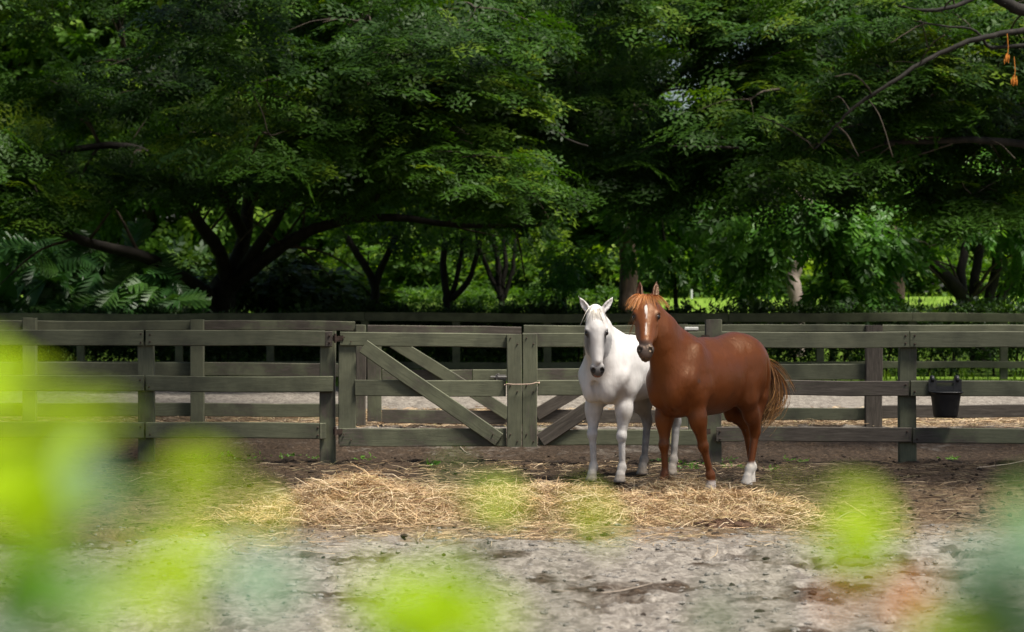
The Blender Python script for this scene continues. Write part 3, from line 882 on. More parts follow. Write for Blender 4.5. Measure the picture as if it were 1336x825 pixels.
eyed = head * sstep(1.5, .8, np.sqrt(((u - .207) / .03) ** 2 + ((np.abs(l) - .09) / .025) ** 2 + ((n + .01) / .03) ** 2)); col += blend(eyed * .75, (.025, .014, .010))
ear_in = sstep(-.02, -.045, u) * (n > -.085) * (np.abs(l) > .03) * (np.abs(l) < .12); col += blend(ear_in * .85, (.040, .012, .007))
ll = sstep(.02, -.02, V[:, 0]); sock = ll * sstep(.225, .19, V[:, 2] + .05 * (nf - .5)); col += blend(sock * .95, (.80, .76, .68))
fl_white = (V[:, 0] > 0) * (V[:, 1] > .05) * sstep(.10, .075, V[:, 2]); col += blend(fl_white * .9, (.72, .66, .60))
hoofdark = (V[:, 0] > 0) * (V[:, 1] < .05) * sstep(.075, .065, V[:, 2]); col += blend(hoofdark * .85, (.07, .055, .045))
scar = sstep(1, .4, np.linalg.norm((V - (.44, .26, 1.0)) / (.035, .05, .025), axis=1)); col += blend(scar * .6, (.08, .05, .05))
for c, r in (((-.52, .225, 1.24), .012), ((-.565, .215, 1.235), .009)):
    col += blend(sstep(1.2, .6, np.linalg.norm(V - c, axis=1) / r) * .7, (.6, .5, .45))
pd = noise3(V * (1, 1, .6), 8, 63); col *= (1 + .55 * (noise3(V * (1, 1, .7), 4.5, 64) - .5))[:, None]
col += blend(sstep(.55, .72, pd) * .10, (.34, .17, .08)); col += blend(sstep(.40, .25, pd) * .35, (.10, .026, .008))
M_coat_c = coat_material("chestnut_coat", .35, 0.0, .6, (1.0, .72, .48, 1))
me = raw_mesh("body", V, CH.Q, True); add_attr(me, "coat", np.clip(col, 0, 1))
HX = empty("horse", (1.757, 22.20, 0.0), cy)
tag(HX, "glossy chestnut horse with orange forelock, thin white blaze and white hind socks, at the hay", "horse", "horses at the hay")
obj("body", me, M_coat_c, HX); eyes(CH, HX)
M_hair = hair_material("horse_hair")
cc = lambda base, tip, var: (lambda r, t: (np.asarray(base) * (1 - t[:, None]) + np.asarray(tip) * t[:, None]) * r.uniform(1 - var, 1 + var))
# forelock: fan over the forehead
def fl_path(r):
    a = np.clip(r.normal(-.05, .48), -1.0, .9); L = r.uniform(.10, .175) * (1 - .10 * abs(a)); q = r.normal(0, .018)
    s0 = q + .035 * a
    return bez([CH.hd(-.03 + r.normal(0, .012), -.055 + r.normal(0, .012), s0), CH.hd(-.02, .0 + r.normal(0, .006), s0 + .02 * a),
                CH.hd(.045 + .015 * r.normal(), .036 + r.normal(0, .006), s0 + .085 * a), CH.hd(L, .028 - .03 * abs(a) + r.normal(0, .005), s0 + .125 * a + r.normal(0, .008))])
obj("forelock", hair_mesh("forelock", None, locks(fl_path, 30, 210, .006), 560, 21, .0030, cc((.36, .11, .024), (.60, .26, .08), .3)), M_hair, HX)
# mane: on the right-hand side of the crest
crest = bez([CH.hd(.0, -.09, 0), np.array([.58, .02, 1.53]), np.array([.44, 0, 1.46]), np.array([.30, 0, 1.39])], 30)
def mane_path(r, crest=crest):
    i = int(r.integers(0, 26)); b = crest[i] + r.normal(0, .008, 3) + (0, .0, .03 - .01)
    L = r.uniform(.22, .40)
    return bez([b, b + (0.0, -.05, .02), b + (.03 + r.normal(0, .02), -.13, -.35 * L), b + (.06 + r.normal(0, .03), -.125 + r.normal(0, .02), -L)])
obj("mane", hair_mesh("mane", None, locks(mane_path, 30, 220, .010), 420, 22, .004, cc((.22, .065, .02), (.45, .20, .07), .3)), M_hair, HX)
# tail, swung out to the horse's left
def tail_path(r):
    b = np.array([-.79, 0, 1.19]) + r.normal(0, .014, 3) + (-.07 * r.random(), 0, -.10 * r.random())
    b[2] -= 0
    sp = r.normal(0, .085, 3) * (1, 1, .4); fly = r.random() < .04
    L = r.uniform(.44, .64)
    if fly: return bez([b, b + (-.07, .03, .12), b + (-.14, .05, -.02) + sp, b + (-.17, .08, -.35) + 1.6 * sp])
    return bez([b, b + (-.12, .03, .06) + .3 * sp, b + (-.25, .05, -.26) + .95 * sp, b + (-.20, .04, -.48) + 1.0 * sp, b + (-.07, .0, -L) + .45 * sp], 12)
def tail_col(r, t):
    k = r.random(); base = np.array([.10, .036, .014]) if k < .45 else np.array([.36, .15, .04]); tip = np.array([.42, .22, .075]) if k > .3 else np.array([.07, .03, .014])
    return (base * (1 - t[:, None]) + tip * t[:, None]) * r.uniform(.7, 1.3)
obj("tail", hair_mesh("tail", None, locks(tail_path, 60, 230, .019), 2400, 23, .0044, tail_col), M_hair, HX)

# --- white horse
TW = 60.0
wy = yaw_of(TW); fw = -math.pi / 2 - wy
while fw < -math.pi: fw += 2 * math.pi
WH = Horse(dict(
    poll=(.86, .115, 1.63), neck=(.66, .035, 1.36), head=(fw + 3 * D2R, 6 * D2R, 0.02), hs=1.03, crest=(-.09, 0, .125),
    ears=((-.145, -.055, -.155), (-.138, -.055, .175)), barrel=.97, withers=-.03, deep=-.075,
    fl=((.36, .16, .80), (.42, .155, .43), (.405, .15, .135), (.44, .15, 0)),
    fr=((.36, -.16, .80), (.43, -.155, .44), (.415, -.15, .135), (.45, -.15, 0)),
    hl=((-.50, .165, .85), (-.74, .16, .53), (-.69, .155, .145), (-.655, .155, 0)),
    hr=((-.47, -.165, .85), (-.68, -.13, .53), (-.60, -.125, .145), (-.565, -.125, 0)),
    groove=[((.18, .33, 1.26), (.215, .315, 1.03), .002, .027), ((.215, .315, 1.03), (.24, .28, .80), .027, .012), ((.45, .25, 1.34), (.52, .26, 1.12), .002, .022), ((.52, .26, 1.12), (.56, .26, .96), .022, .002), ((.60, .0, 1.06), (.645, .0, .92), .002, .03), ((.645, .0, .92), (.60, .0, .74), .03, .01)],
)).build()
V = WH.V; u, n, l = WH.head_coords(V)
head = (u > -.16) & (u < .70) & (n > -.245 + .32 * np.clip(u - .25, 0, .35)) & (np.abs(l) < .16)
nz = noise3(V, 6, 7); nf = noise3(V, 24, 8)
col = np.tile(np.array([.88, .865, .84]), (len(V), 1))
blend = lambda m, c: np.asarray(m)[:, None] * (np.array(c) - col)
hind = sstep(.05, -.15, V[:, 0])
legs = sstep(.80, .45, V[:, 2]); dap = .5 + .5 * sstep(.42, .62, nf)
col += blend(legs * hind * .9 * dap, (.15, .15, .155)); col += blend(legs * (1 - hind) * sstep(.5, .66, nf) * .40, (.42, .40, .38))  # dappled grey legs; shade on the hind pair is painted into the grey
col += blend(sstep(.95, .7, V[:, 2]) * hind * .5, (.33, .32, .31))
col += blend(sstep(.5, .7, nz) * .10, (.6, .56, .52))
col += blend(head * sstep(.40, .53, u + .08 * (nf - .5)) * sstep(.02, -.10, n - .35 * np.abs(l)) * .3, (.3, .3, .3))
side = head * (n > -.21 + .2 * np.clip(u - .2, 0, .4)) * sstep(.035, .075, np.abs(l)) * sstep(.16, .26, u) * sstep(.5, .40, u); col += blend(side * (.35 + .7 * nf), (.20, .20, .21))
muz = head * sstep(.455, .535, u + .05 * (nf - .5)); col += blend(muz * .9, (.085, .085, .09))
pink = head * sstep(1.1, .5, np.sqrt(((u - .590) / .035) ** 2 + ((l + .004) / .038) ** 2)) * (n < -.03); col += blend(pink * .9, (.46, .23, .17))
nos = head * (np.sqrt(((u - .543) / .021) ** 2 + ((np.abs(l) - .040) / .015) ** 2) < 1.35) * (n > -.05); col += blend(nos * .95, (.012, .010, .010))
eyed = head * sstep(1.6, .7, np.sqrt(((u - .212) / .034) ** 2 + ((np.abs(l) - .09) / .026) ** 2 + ((n + .01) / .035) ** 2)); col += blend(eyed * .92, (.035, .033, .033))
tear = head * sstep(.018, .008, np.abs(np.abs(l) - .078 + .05 * (u - .22))) * sstep(.21, .24, u) * sstep(.36, .28, u); col += blend(tear * .6, (.10, .10, .10))
ear_in = (u < .02) * (n > -.052) * (np.abs(l) > .03) * (np.abs(l) < .2); col += blend(ear_in * .45, (.25, .21, .19))
hoof = sstep(.08, .07, V[:, 2]) * sstep(.35, .6, nz * .4 + .4); col += blend(hoof * .7, (.20, .18, .16))
col += blend(sstep(.45, .03, V[:, 2] + .3 * (nf - .5)) * .55, (.40, .33, .25))
pw = noise3(V * (1, 1, .6), 9, 61); pw2 = noise3(V, 3.2, 62)
col += blend(sstep(.53, .68, pw) * (.12 + .5 * sstep(.98, .5, V[:, 2])) * (1 - .6 * head), (.50, .44, .35))       # dried mud
col += blend(sstep(.50, .66, pw2) * sstep(1.0, .65, V[:, 2]) * .40, (.42, .41, .41))                            # grey skin showing
M_coat_w = coat_material("white_coat", .5, 0.0, .25)
me = raw_mesh("body", V, WH.Q, True); add_attr(me, "coat", np.clip(col, 0, 1))
WX = empty("horse", (1.115, 23.35, 0.0), wy)
tag(WX, "white horse with grey muzzle and dappled grey hind legs standing left of the chestnut horse", "horse", "horses at the hay")
obj("body", me, M_coat_w, WX); eyes(WH, WX)
def wf_path(r):
    a = np.clip(r.normal(-.1, .55), -1.1, 1.1); s0 = r.normal(0, .015)
    return bez([WH.hd(-.025, -.06, s0), WH.hd(-.035, .005, s0 + .01 * a), WH.hd(.04, .035, s0 + .05 * a), WH.hd(r.uniform(.09, .17), .028 - .02 * abs(a), s0 + .085 * a)])
obj("forelock", hair_mesh("forelock", None, wf_path, 70, 31, .0034, cc((.78, .70, .58), (.85, .80, .72), .12)), M_hair, WX)
crest2 = bez([WH.hd(.0, -.09, -.02), np.array([.58, .05, 1.53]), np.array([.42, 0, 1.46]), np.array([.18, 0, 1.42])], 30)
def wm_path(r):
    i = int(r.integers(0, 24)); b = crest2[i] + r.normal(0, .008, 3) + (0, 0, .02)
    L = r.uniform(.20, .36) + .16 * (i < 6)
    return bez([b, b + (0.02, -.06, .03), b + (.03, -.085, -.4 * L), b + (.04 + r.normal(0, .01), -.08 + r.normal(0, .008), -L)])
obj("mane", hair_mesh("mane", None, wm_path, 60, 32, .004, cc((.72, .60, .42), (.80, .72, .58), .15)), M_hair, WX)
def wt_path(r):
    b = np.array([-.79, 0, 1.16]) + r.normal(0, .012, 3); sp = r.normal(0, .03, 3)
    return bez([b, b + (-.12, 0, .02), b + (-.14, .0, -.45) + sp, b + (-.08, .03, -r.uniform(.72, .93)) + sp], 10)
obj("tail", hair_mesh("tail", None, locks(wt_path, 24, 330, .010), 420, 33, .004, cc((.60, .50, .30), (.62, .50, .25), .2)), M_hair, WX)
# ------------------------------------------------------------------ vegetation builders
def leaflet_quads(base, dirs, side, L, W):
    """diamond leaflets: base (n,3), direction (n,3), side (n,3)"""
    n = len(base)
    tip = base + dirs * L; m = base + dirs * (L * .48)
    V = np.stack([base, m + side * (W / 2), tip, m - side * (W / 2)], 1).reshape(-1, 3)
    return V, np.arange(n * 4).reshape(n, 4)

def rain_frond(seed, pairs=3, leaflets=3, size=.62, Lf=.098, Wf=.044):
    """bipinnate spray along +x, normal +z, length ~ size"""
    r = np.random.default_rng(seed); B, Dd, Sd = [], [], []
    for p in range(pairs + 1):
        for q in ((-1, 1) if p < pairs else (0,)):
            x0 = size * .45 * (p + .6) / pairs
            ang = q * (1.05 - .22 * p) if q else 0
            d = np.array([math.cos(ang), math.sin(ang), -.10 - .15 * r.random()])
            pl = size * (.42 + .10 * p / pairs) * r.uniform(.85, 1.1)
            perp = np.array([-d[1], d[0], 0])
            for k in range(leaflets):
                tt = (k + .7) / leaflets; b = np.array([x0, 0, -.10 * x0 * x0 / size]) + d * pl * tt + np.array([0, 0, -.10 * pl * tt * tt])
                for s_ in (-1, 1):
                    dd = unit(perp * s_ * .9 + d * .6 + r.normal(0, .12, 3) + (0, 0, -.12)); B.append(b); Dd.append(dd)
                    Sd.append(unit(np.cross(dd, np.array([0, 0, 1.0]) + r.normal(0, .22, 3))))
    return leaflet_quads(np.array(B), np.array(Dd), np.array(Sd), Lf * size / .5, Wf * size / .5)

def spray(seed, n=7, size=.45, L=.17, W=.08, droop=.3):
    """simple pinnate spray of bigger leaves"""
    r = np.random.default_rng(seed); B, Dd, Sd = [], [], []
    for k in range(n):
        tt = (k + 1) / n; b = np.array([size * tt * .8, 0, -droop * size * tt * tt])
        ang = (1 if k % 2 else -1) * (1.0 - .35 * tt) if k < n - 1 else 0
        dd = unit(np.array([math.cos(ang), math.sin(ang), -.25]) + r.normal(0, .15, 3)); B.append(b); Dd.append(dd)
        Sd.append(unit(np.cross(dd, np.array([0, 0, 1.0]) + r.normal(0, .35, 3))))
    return leaflet_quads(np.array(B), np.array(Dd), np.array(Sd), L, W)

def rand_frames(r, dirs, tilt):
    """rotation matrices with x axis along dirs and normals mostly up"""
    x = dirs / (np.linalg.norm(dirs, axis=1, keepdims=True) + 1e-9)
    up = np.array([0, 0, 1.0]) + r.normal(0, tilt, (len(x), 3))
    y = np.cross(up, x); y /= np.linalg.norm(y, axis=1, keepdims=True) + 1e-9
    z = np.cross(x, y)
    return np.stack([x, y, z], -1)

def scatter(name, templates, pos, dirs, scale, tone, tilt, seed, mat=None):
    r = np.random.default_rng(seed)
    R = rand_frames(r, dirs, tilt); VV, FF, TT = [], [], []; o = 0
    pick = r.integers(0, len(templates), len(pos))
    for k, (tv, tf) in enumerate(templates):
        m = np.nonzero(pick == k)[0]
        if not len(m): continue
        v = np.einsum('nij,vj->nvi', R[m] * scale[m][:, None, None], tv) + pos[m][:, None, :]
        f = tf[None] + (np.arange(len(m)) * len(tv))[:, None, None] + o
        VV.append(v.reshape(-1, 3)); FF.append(f.reshape(-1, tf.shape[1])); o += len(m) * len(tv)
        TT.append(np.repeat(tone[m], len(tv)))
    me = raw_mesh(name, np.concatenate(VV), np.concatenate(FF), False)
    add_attr(me, "tone", np.clip(np.concatenate(TT) + r.normal(0, .05, o), 0, 1))
    return me

def limb_path(pts, n=14, wob=.10, seed=0):
    """smooth path through points"""
    P = np.asarray(pts, float); r = np.random.default_rng(seed)
    t = np.linspace(0, len(P) - 1, n * (len(P) - 1) // 2 + 2); out = []
    for q in t:
        i = min(int(q), len(P) - 2); f = q - i
        p0, p1, p2, p3 = P[max(i - 1, 0)], P[i], P[i + 1], P[min(i + 2, len(P) - 1)]
        out.append(.5 * ((2 * p1) + (-p0 + p2) * f + (2 * p0 - 5 * p1 + 4 * p2 - p3) * f * f + (-p0 + 3 * p1 - 3 * p2 + p3) * f ** 3))
    out = np.array(out); w = r.normal(0, wob, out.shape); w = np.stack([np.convolve(np.pad(w[:, j], 3, mode='edge'), np.ones(7) / 7, 'valid') for j in range(3)], 1) * 2.0; w[0] = 0
    return out + w * .5

def rough_tube(path, r0, r1, seed, sides=9):
    r = np.random.default_rng(seed); n = len(path)
    rad = np.linspace(r0, r1, n) * (1 + r.normal(0, .025, n))
    V, F = tube(path, rad, sides)
    return V, F

class Tree:
    def __init__(s, name, label, group, base, cat="tree"):
        s.root = empty(name, base); tag(s.root, label, cat, group); s.base = np.array(base)
        s.tips = []; s.trunkgeo = Geo(); s.twigs = Geo(); s.k = 0
    def limb(s, pts, r0, r1, seed, name="limb", mat=None, own=True, branch=0, blen=2.0, n=12):
        p = limb_path(pts, n, .06, seed); V, F = rough_tube(p, r0, r1, seed)
        if own:
            g = Geo(); g.add(V - s.base, F); obj(name, g.mesh(name, True), mat or M_bark, s.root)
        else: s.twigs.add(V - s.base, F)
        r = np.random.default_rng(seed + 77)
        for b in range(branch):
            i = int(r.integers(len(p) // 4, len(p))); t = unit(p[min(i + 1, len(p) - 1)] - p[i - 1])
            d = unit(t * .5 + r.normal(0, .8, 3) + (0, -.25, .25)); L = blen * r.uniform(.5, 1.2)
            q = limb_path([p[i], p[i] + d * L * .5 + (0, 0, .1 * L), p[i] + d * L + (0, 0, r.uniform(-.2, .25) * L)], 6, .05, seed + b)
            V, F = rough_tube(q, max(.02, r0 * .28) * r.uniform(.5, 1), .012, seed + b, 5); s.twigs.add(V - s.base, F)
            s.tips += [q[-1], q[len(q) // 2]]
        s.tips += [p[-1]]
        return p
    def finish(s, mat):
        if s.twigs.n: obj("branches", s.twigs.mesh("branches", True), mat, s.root)["kind"] = "stuff"

def fill_clumps(r, n, lo, hi, dens=None, tries=12):
    """clump centres in a box given in photograph pixels x depth; dens(px,py,d)->0..1"""
    out = []
    while len(out) < n:
        px, py, d = r.uniform(lo[0], hi[0]), r.uniform(lo[1], hi[1]), r.uniform(lo[2], hi[2])
        if dens is None or r.random() < dens(px, py, d): out.append(at(px, py, d))
    return np.array(out)

SKY_GAP = at(887, 114, 60.0) - np.array([0, 0, CAM_H])
def near_gap(P, rad):
    q = P - np.array([0, 0, CAM_H]); t = q @ unit(SKY_GAP)
    return np.linalg.norm(q - t[:, None] * unit(SKY_GAP), axis=1) < rad

WELL_T = [(p_[0], p_[1], p_[2], w_) for p_, w_ in ((at(70, 340, 57.5), .7), (at(165, 345, 57.5), .9), (at(1090, 320, 57.5), 1.5), (at(1020, 290, 57.3), 1.2), (at(1160, 330, 57.3), 1.2), (at(870, 270, 61), 1.4), (at(1038, 375, 64), 1.0), (at(1340, 330, 57), 1.2), (at(380, 230, 50), 1.0), (at(760, 80, 54), 1.1), (at(250, 130, 51), 1.0))]
def wells(C):
    """gaps in the canopy through which the sun reaches what stands below"""
    s_ = np.array(sdir); keep = np.ones(len(C), bool)
    for x, y, z, w in WELL_T:
        q = C - np.array([x, y, z]); t = q @ s_
        keep &= ~((np.linalg.norm(q - t[:, None] * s_, axis=1) < w + .55) & (t > 1.2))
    return C[keep]

def crown(tree, clumps, per, rad, templates, mat, seed, size=(.8, 1.25), flat=.32, out_from=None, young=.25, name="crown", tilt=.35, droop=-.25, gap=0.0, slope=.0):
    r = np.random.default_rng(seed)
    nC = len(clumps); cr = r.uniform(*rad, nC)
    k = np.repeat(np.arange(nC), per)
    u = r.normal(size=(len(k), 3)); u /= np.linalg.norm(u, axis=1, keepdims=True); u *= r.uniform(.25, 1, (len(k), 1)) ** .5
    off = u * cr[k][:, None] * np.array([1, 1, flat])
    # pads bow downwards at their rim
    oc = np.asarray(out_from) if out_from is not None else clumps.mean(0)
    outw = clumps[k] - oc; outw[:, 2] *= .15; outw /= np.linalg.norm(outw, axis=1, keepdims=True) + 1e-6
    off[:, 2] -= .16 * (off[:, 0] ** 2 + off[:, 1] ** 2) / cr[k] + slope * (off * outw).sum(1)
    pos = clumps[k] + off
    dirs = u * np.array([1, 1, .3]) + outw * .55 + np.array([0, 0, 1]) * (droop + r.normal(0, .22, len(k)))[:, None]
    ct = r.normal(0, .13, nC) + .20 * (r.random(nC) < .14)
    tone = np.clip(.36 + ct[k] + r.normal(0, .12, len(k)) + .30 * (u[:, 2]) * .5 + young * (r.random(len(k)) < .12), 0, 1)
    sc = r.uniform(*size, len(k))
    if gap:
        m = ~near_gap(pos, gap); pos, dirs, sc, tone = pos[m], dirs[m], sc[m], tone[m]
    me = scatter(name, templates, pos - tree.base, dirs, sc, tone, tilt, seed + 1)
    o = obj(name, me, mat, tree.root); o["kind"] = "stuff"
    return o

def gz(x, y): return float(terrain(x, y))
def gbase(px, d):
    x = (px - 668) * d / FPX; return np.array([x, d, gz(x, d) - .05])

T_rain = [rain_frond(i) for i in range(5)]
T_spray = [spray(50 + i, 9, .5, .17, .075) for i in range(4)]
T_fresh = [spray(70 + i, 15, .72, .24, .095, .35) for i in range(4)]
T_far = [spray(90 + i, 6, .6, .30, .15) for i in range(4)]
T_small = [spray(110 + i, 6, .22, .09, .05) for i in range(4)]

M_bark_twig = bark_material("twig_bark", (0.022, 0.018, 0.013), (0.085, 0.065, 0.045))
def twigs_to(T, C, inner, seed):
    """thin branches that carry the outer leaf pads"""
    rr = np.random.default_rng(seed)
    for k, c in enumerate(C):
        back = unit((np.asarray(inner) - c) * (1, 1, .25) + rr.normal(0, 2.0, 3) * (1, .5, .6)); L = rr.uniform(1.6, 3.2)
        tip = c - back * rr.uniform(.5, 1.2) + (0, 0, rr.uniform(-.3, .15))
        q = limb_path([c + back * L + (0, 0, rr.uniform(-.3, .4)), c + back * .8 + (0, 0, .15), c, tip], 8, .06, seed * 100 + k)
        V, F = rough_tube(q, rr.uniform(.022, .045), .006, k, 5); T.twigs.add(V - T.base, F)
        for j in range(2):
            d = unit(rr.normal(0, 1, 3) * (1, 1, .4) - back * .5); V, F = rough_tube(limb_path([c, c + d * .5, c + d * 1.1 + (0, 0, -.15)], 6, .04, k + j), .014, .005, k, 4); T.twigs.add(V - T.base, F)

# --- left rain tree
b = gbase(290, 61)
TL = Tree("rain_tree", "huge spreading dark rain tree with low forking limbs behind the left fence", "trees behind the fences", b)
p = lambda x, y, d: at(x, y, d)
TL.limb([b - (0, 0, .3), p(290, 420, 61), p(287, 392, 61), p(296, 365, 60.9)], .47, .33, 1, "trunk")
TL.limb([p(284, 400, 60.9), p(262, 378, 60.3), p(225, 356, 59), p(180, 334, 57.5), p(120, 318, 56.5), p(60, 296, 55.5), p(-30, 286, 55)], .20, .08, 2, branch=10)
TL.limb([p(296, 372, 60.9), p(285, 330, 60.2), p(262, 292, 59), p(230, 245, 57.5), p(190, 200, 56), p(120, 190, 55), p(30, 215, 54)], .20, .05, 3, branch=14)
TL.limb([p(298, 368, 60.9), p(318, 310, 61.5), p(326, 255, 62), p(352, 190, 61), p(395, 120, 60), p(420, 40, 59)], .22, .06, 4, branch=14)
TL.limb([p(300, 375, 60.9), p(335, 345, 60.5), p(385, 312, 60), p(440, 290, 59.4), p(520, 283, 59), p(610, 293, 58.6), p(700, 292, 58.2)], .21, .04, 5, branch=10)
TL.limb([p(300, 368, 60.9), p(350, 305, 60), p(385, 255, 58.5), p(450, 215, 57), p(520, 170, 56)], .17, .04, 6, branch=12)
TL.limb([p(320, 310, 61), p(280, 230, 60), p(215, 130, 58), p(170, 80, 57), p(150, 10, 56)], .16, .05, 7, branch=12)
TL.limb([p(440, 290, 59.4), p(510, 250, 59), p(590, 240, 58.5), p(700, 262, 58)], .10, .03, 8, branch=6)
r = np.random.default_rng(5)
low = lambda x: np.interp(x, [-150, 0, 120, 240, 330, 430, 500, 600, 700], [290, 288, 275, 262, 230, 270, 272, 262, 240])
dl = lambda px, py, d: 1.0 if py < low(px) - 14 + 12 * math.sin(px * .07) else 0.0
cl = np.concatenate([fill_clumps(r, 88, (-160, -40, 56), (690, 275, 68), dl), fill_clumps(r, 92, (-190, -240, 53), (690, -30, 71))])
cf = fill_clumps(r, 52, (-120, -60, 45), (640, 268, 53), lambda a, b_, c_: dl(a, b_ + 30, c_) * (.3 if a < 170 and b_ < 210 else 1))
tips = np.array(TL.tips); tips = tips[[dl(*(668 + q[0] * FPX / q[1], 391 - (q[2] - CAM_H) * FPX / q[1], q[1])) > 0 for q in tips]]
cl = np.concatenate([cl, tips[:40]])
twigs_to(TL, cf, p(290, 250, 62), 61); TL.finish(M_bark_twig)
crown(TL, wells(cl), 31, (.75, 1.45), T_rain, M_rain, 51, out_from=p(290, 250, 62), gap=.0, slope=.45, flat=.20, droop=-.35, size=(.9, 1.5))
crown(TL, wells(cf), 62, (1.0, 1.9), T_rain, M_rain, 61, out_from=p(290, 250, 62), gap=.0, slope=.38, flat=.13, droop=-.35, size=(.9, 1.5))

# --- right rain tree
b = gbase(1285, 60)
TR = Tree("rain_tree", "dark many-stemmed rain tree at the right edge, long arching bare branch across its crown", "trees behind the fences", b)
TR.limb([b - (0, 0, .3), p(1275, 430, 60), p(1262, 400, 60), p(1235, 365, 59.6), p(1190, 325, 59), p(1140, 300, 58)], .26, .10, 11, "trunk", branch=6)
for k, pts in enumerate(([p(1272, 420, 60), p(1270, 370, 60), p(1282, 320, 60.2), p(1300, 270, 60.3), p(1310, 190, 60)],
                         [p(1280, 420, 60), p(1296, 370, 60), p(1300, 320, 59.6), p(1298, 280, 59), p(1270, 200, 58), p(1230, 130, 57)],
                         [p(1284, 420, 60), p(1318, 370, 60), p(1332, 320, 59.5), p(1350, 270, 59)],
                         [p(1262, 415, 60.4), p(1255, 360, 61), p(1262, 300, 61.5), p(1240, 230, 62)])):
    TR.limb(pts, .15, .07, 20 + k, branch=9)
TR.limb([p(1380, 20, 46), p(1336, 12, 45.5), p(1290, -8, 45.5), p(1240, -20, 46)], .13, .09, 31, branch=2)
TR.limb([p(1290, -8, 45.5), p(1215, 16, 45), p(1170, 14, 45.2)], .05, .02, 35, branch=2, blen=1.0)
TR.limb([p(1390, 22, 46), p(1336, 40, 45.5), p(1270, 52, 45), p(1215, 76, 44.8), p(1165, 106, 44.6), p(1120, 135, 44.6), p(1092, 162, 44.6), p(1062, 195, 44.8)], .065, .016, 32, branch=6, blen=1.2)
TR.limb([p(1350, 62, 45.6), p(1290, 60, 45.4), p(1268, 40, 45.2), p(1190, 31, 45)], .045, .014, 33, branch=3, blen=1.0)
TR.limb([p(1400, 196, 47), p(1300, 186, 46.5), p(1230, 184, 46.2), p(1150, 186, 46)], .09, .045, 34, branch=5)
lowr = lambda x: np.interp(x, [900, 980, 1060, 1150, 1220, 1290, 1340, 1500], [190, 215, 240, 262, 285, 300, 300, 320])
dr = lambda px, py, d: 1.0 if py < lowr(px) - 12 + 14 * math.sin(px * .05) else 0.0
cl = np.concatenate([fill_clumps(r, 66, (900, -40, 55), (1500, 310, 66), dr), fill_clumps(r, 74, (880, -240, 53), (1500, -30, 70))]); cf = fill_clumps(r, 40, (930, -50, 45.5), (1450, 262, 53), dr)
twigs_to(TR, cf, p(1285, 250, 62), 62); TR.finish(M_bark_twig)
crown(TR, wells(cl), 31, (.75, 1.4), T_rain, M_rain, 52, out_from=p(1285, 250, 62), gap=.6, slope=.45, flat=.20, droop=-.35, size=(.9, 1.5))
crown(TR, wells(cf), 62, (1.0, 1.9), T_rain, M_rain, 62, out_from=p(1285, 250, 62), gap=.6, slope=.38, flat=.13, droop=-.35, size=(.9, 1.5))
# --- rain tree in the middle, further back
b = gbase(822, 74)
TM = Tree("rain_tree", "tall rain tree with a rough pinkish brown trunk seen just above the horses", "trees behind the fences", b)
TM.limb([b - (0, 0, .3), p(818, 395, 74), p(822, 350, 74), p(816, 310, 73.6), p(800, 240, 72.5)], .33, .22, 41, "trunk", M_bark_brown)
TM.limb([p(816, 310, 73.6), p(770, 230, 71), p(700, 170, 68), p(610, 120, 65)], .24, .07, 42, branch=10)
TM.limb([p(800, 240, 72.5), p(830, 150, 70), p(900, 80, 67), p(960, 0, 65)], .22, .07, 43, branch=10)
TM.limb([p(800, 240, 72.5), p(790, 120, 72), p(770, 0, 71)], .2, .08, 44, branch=8)
TM.limb([p(690, 140, 50.5), p(735, 175, 49.5), p(765, 193, 49)], .04, .016, 45, branch=0)
TM.limb([p(985, 192, 48.5), p(930, 192, 48.2), p(872, 193, 48)], .035, .012, 46, branch=2, blen=.7)
TM.limb([p(545, 45, 49), p(620, 43, 48.6), p(670, 40, 48.5), p(740, 55, 48.5)], .045, .016, 47, branch=2, blen=.8)
lowm = lambda x: np.interp(x, [480, 560, 640, 720, 780, 850, 950, 1040], [215, 250, 270, 300, 305, 290, 250, 230])
dm = lambda px, py, d: 1.0 if py < lowm(px) - 12 + 12 * math.sin(px * .06) else 0.0
cl = np.concatenate([fill_clumps(r, 64, (500, -40, 58), (1020, 300, 75), dm), fill_clumps(r, 64, (520, -240, 56), (1000, -30, 76))]); cf = fill_clumps(r, 36, (560, -60, 50), (980, 285, 57), lambda a, b_, c_: dm(a, b_ + 30, c_))
twigs_to(TM, cf, p(790, 220, 76), 63); TM.finish(M_bark_twig)
crown(TM, wells(cl), 31, (.75, 1.4), T_rain, M_rain, 53, out_from=p(790, 220, 76), gap=.6, slope=.45, flat=.20, droop=-.35, size=(.9, 1.5))
crown(TM, wells(cf), 62, (1.0, 1.9), T_rain, M_rain, 63, out_from=p(790, 220, 76), gap=.6, slope=.38, flat=.13, droop=-.35, size=(.9, 1.5))

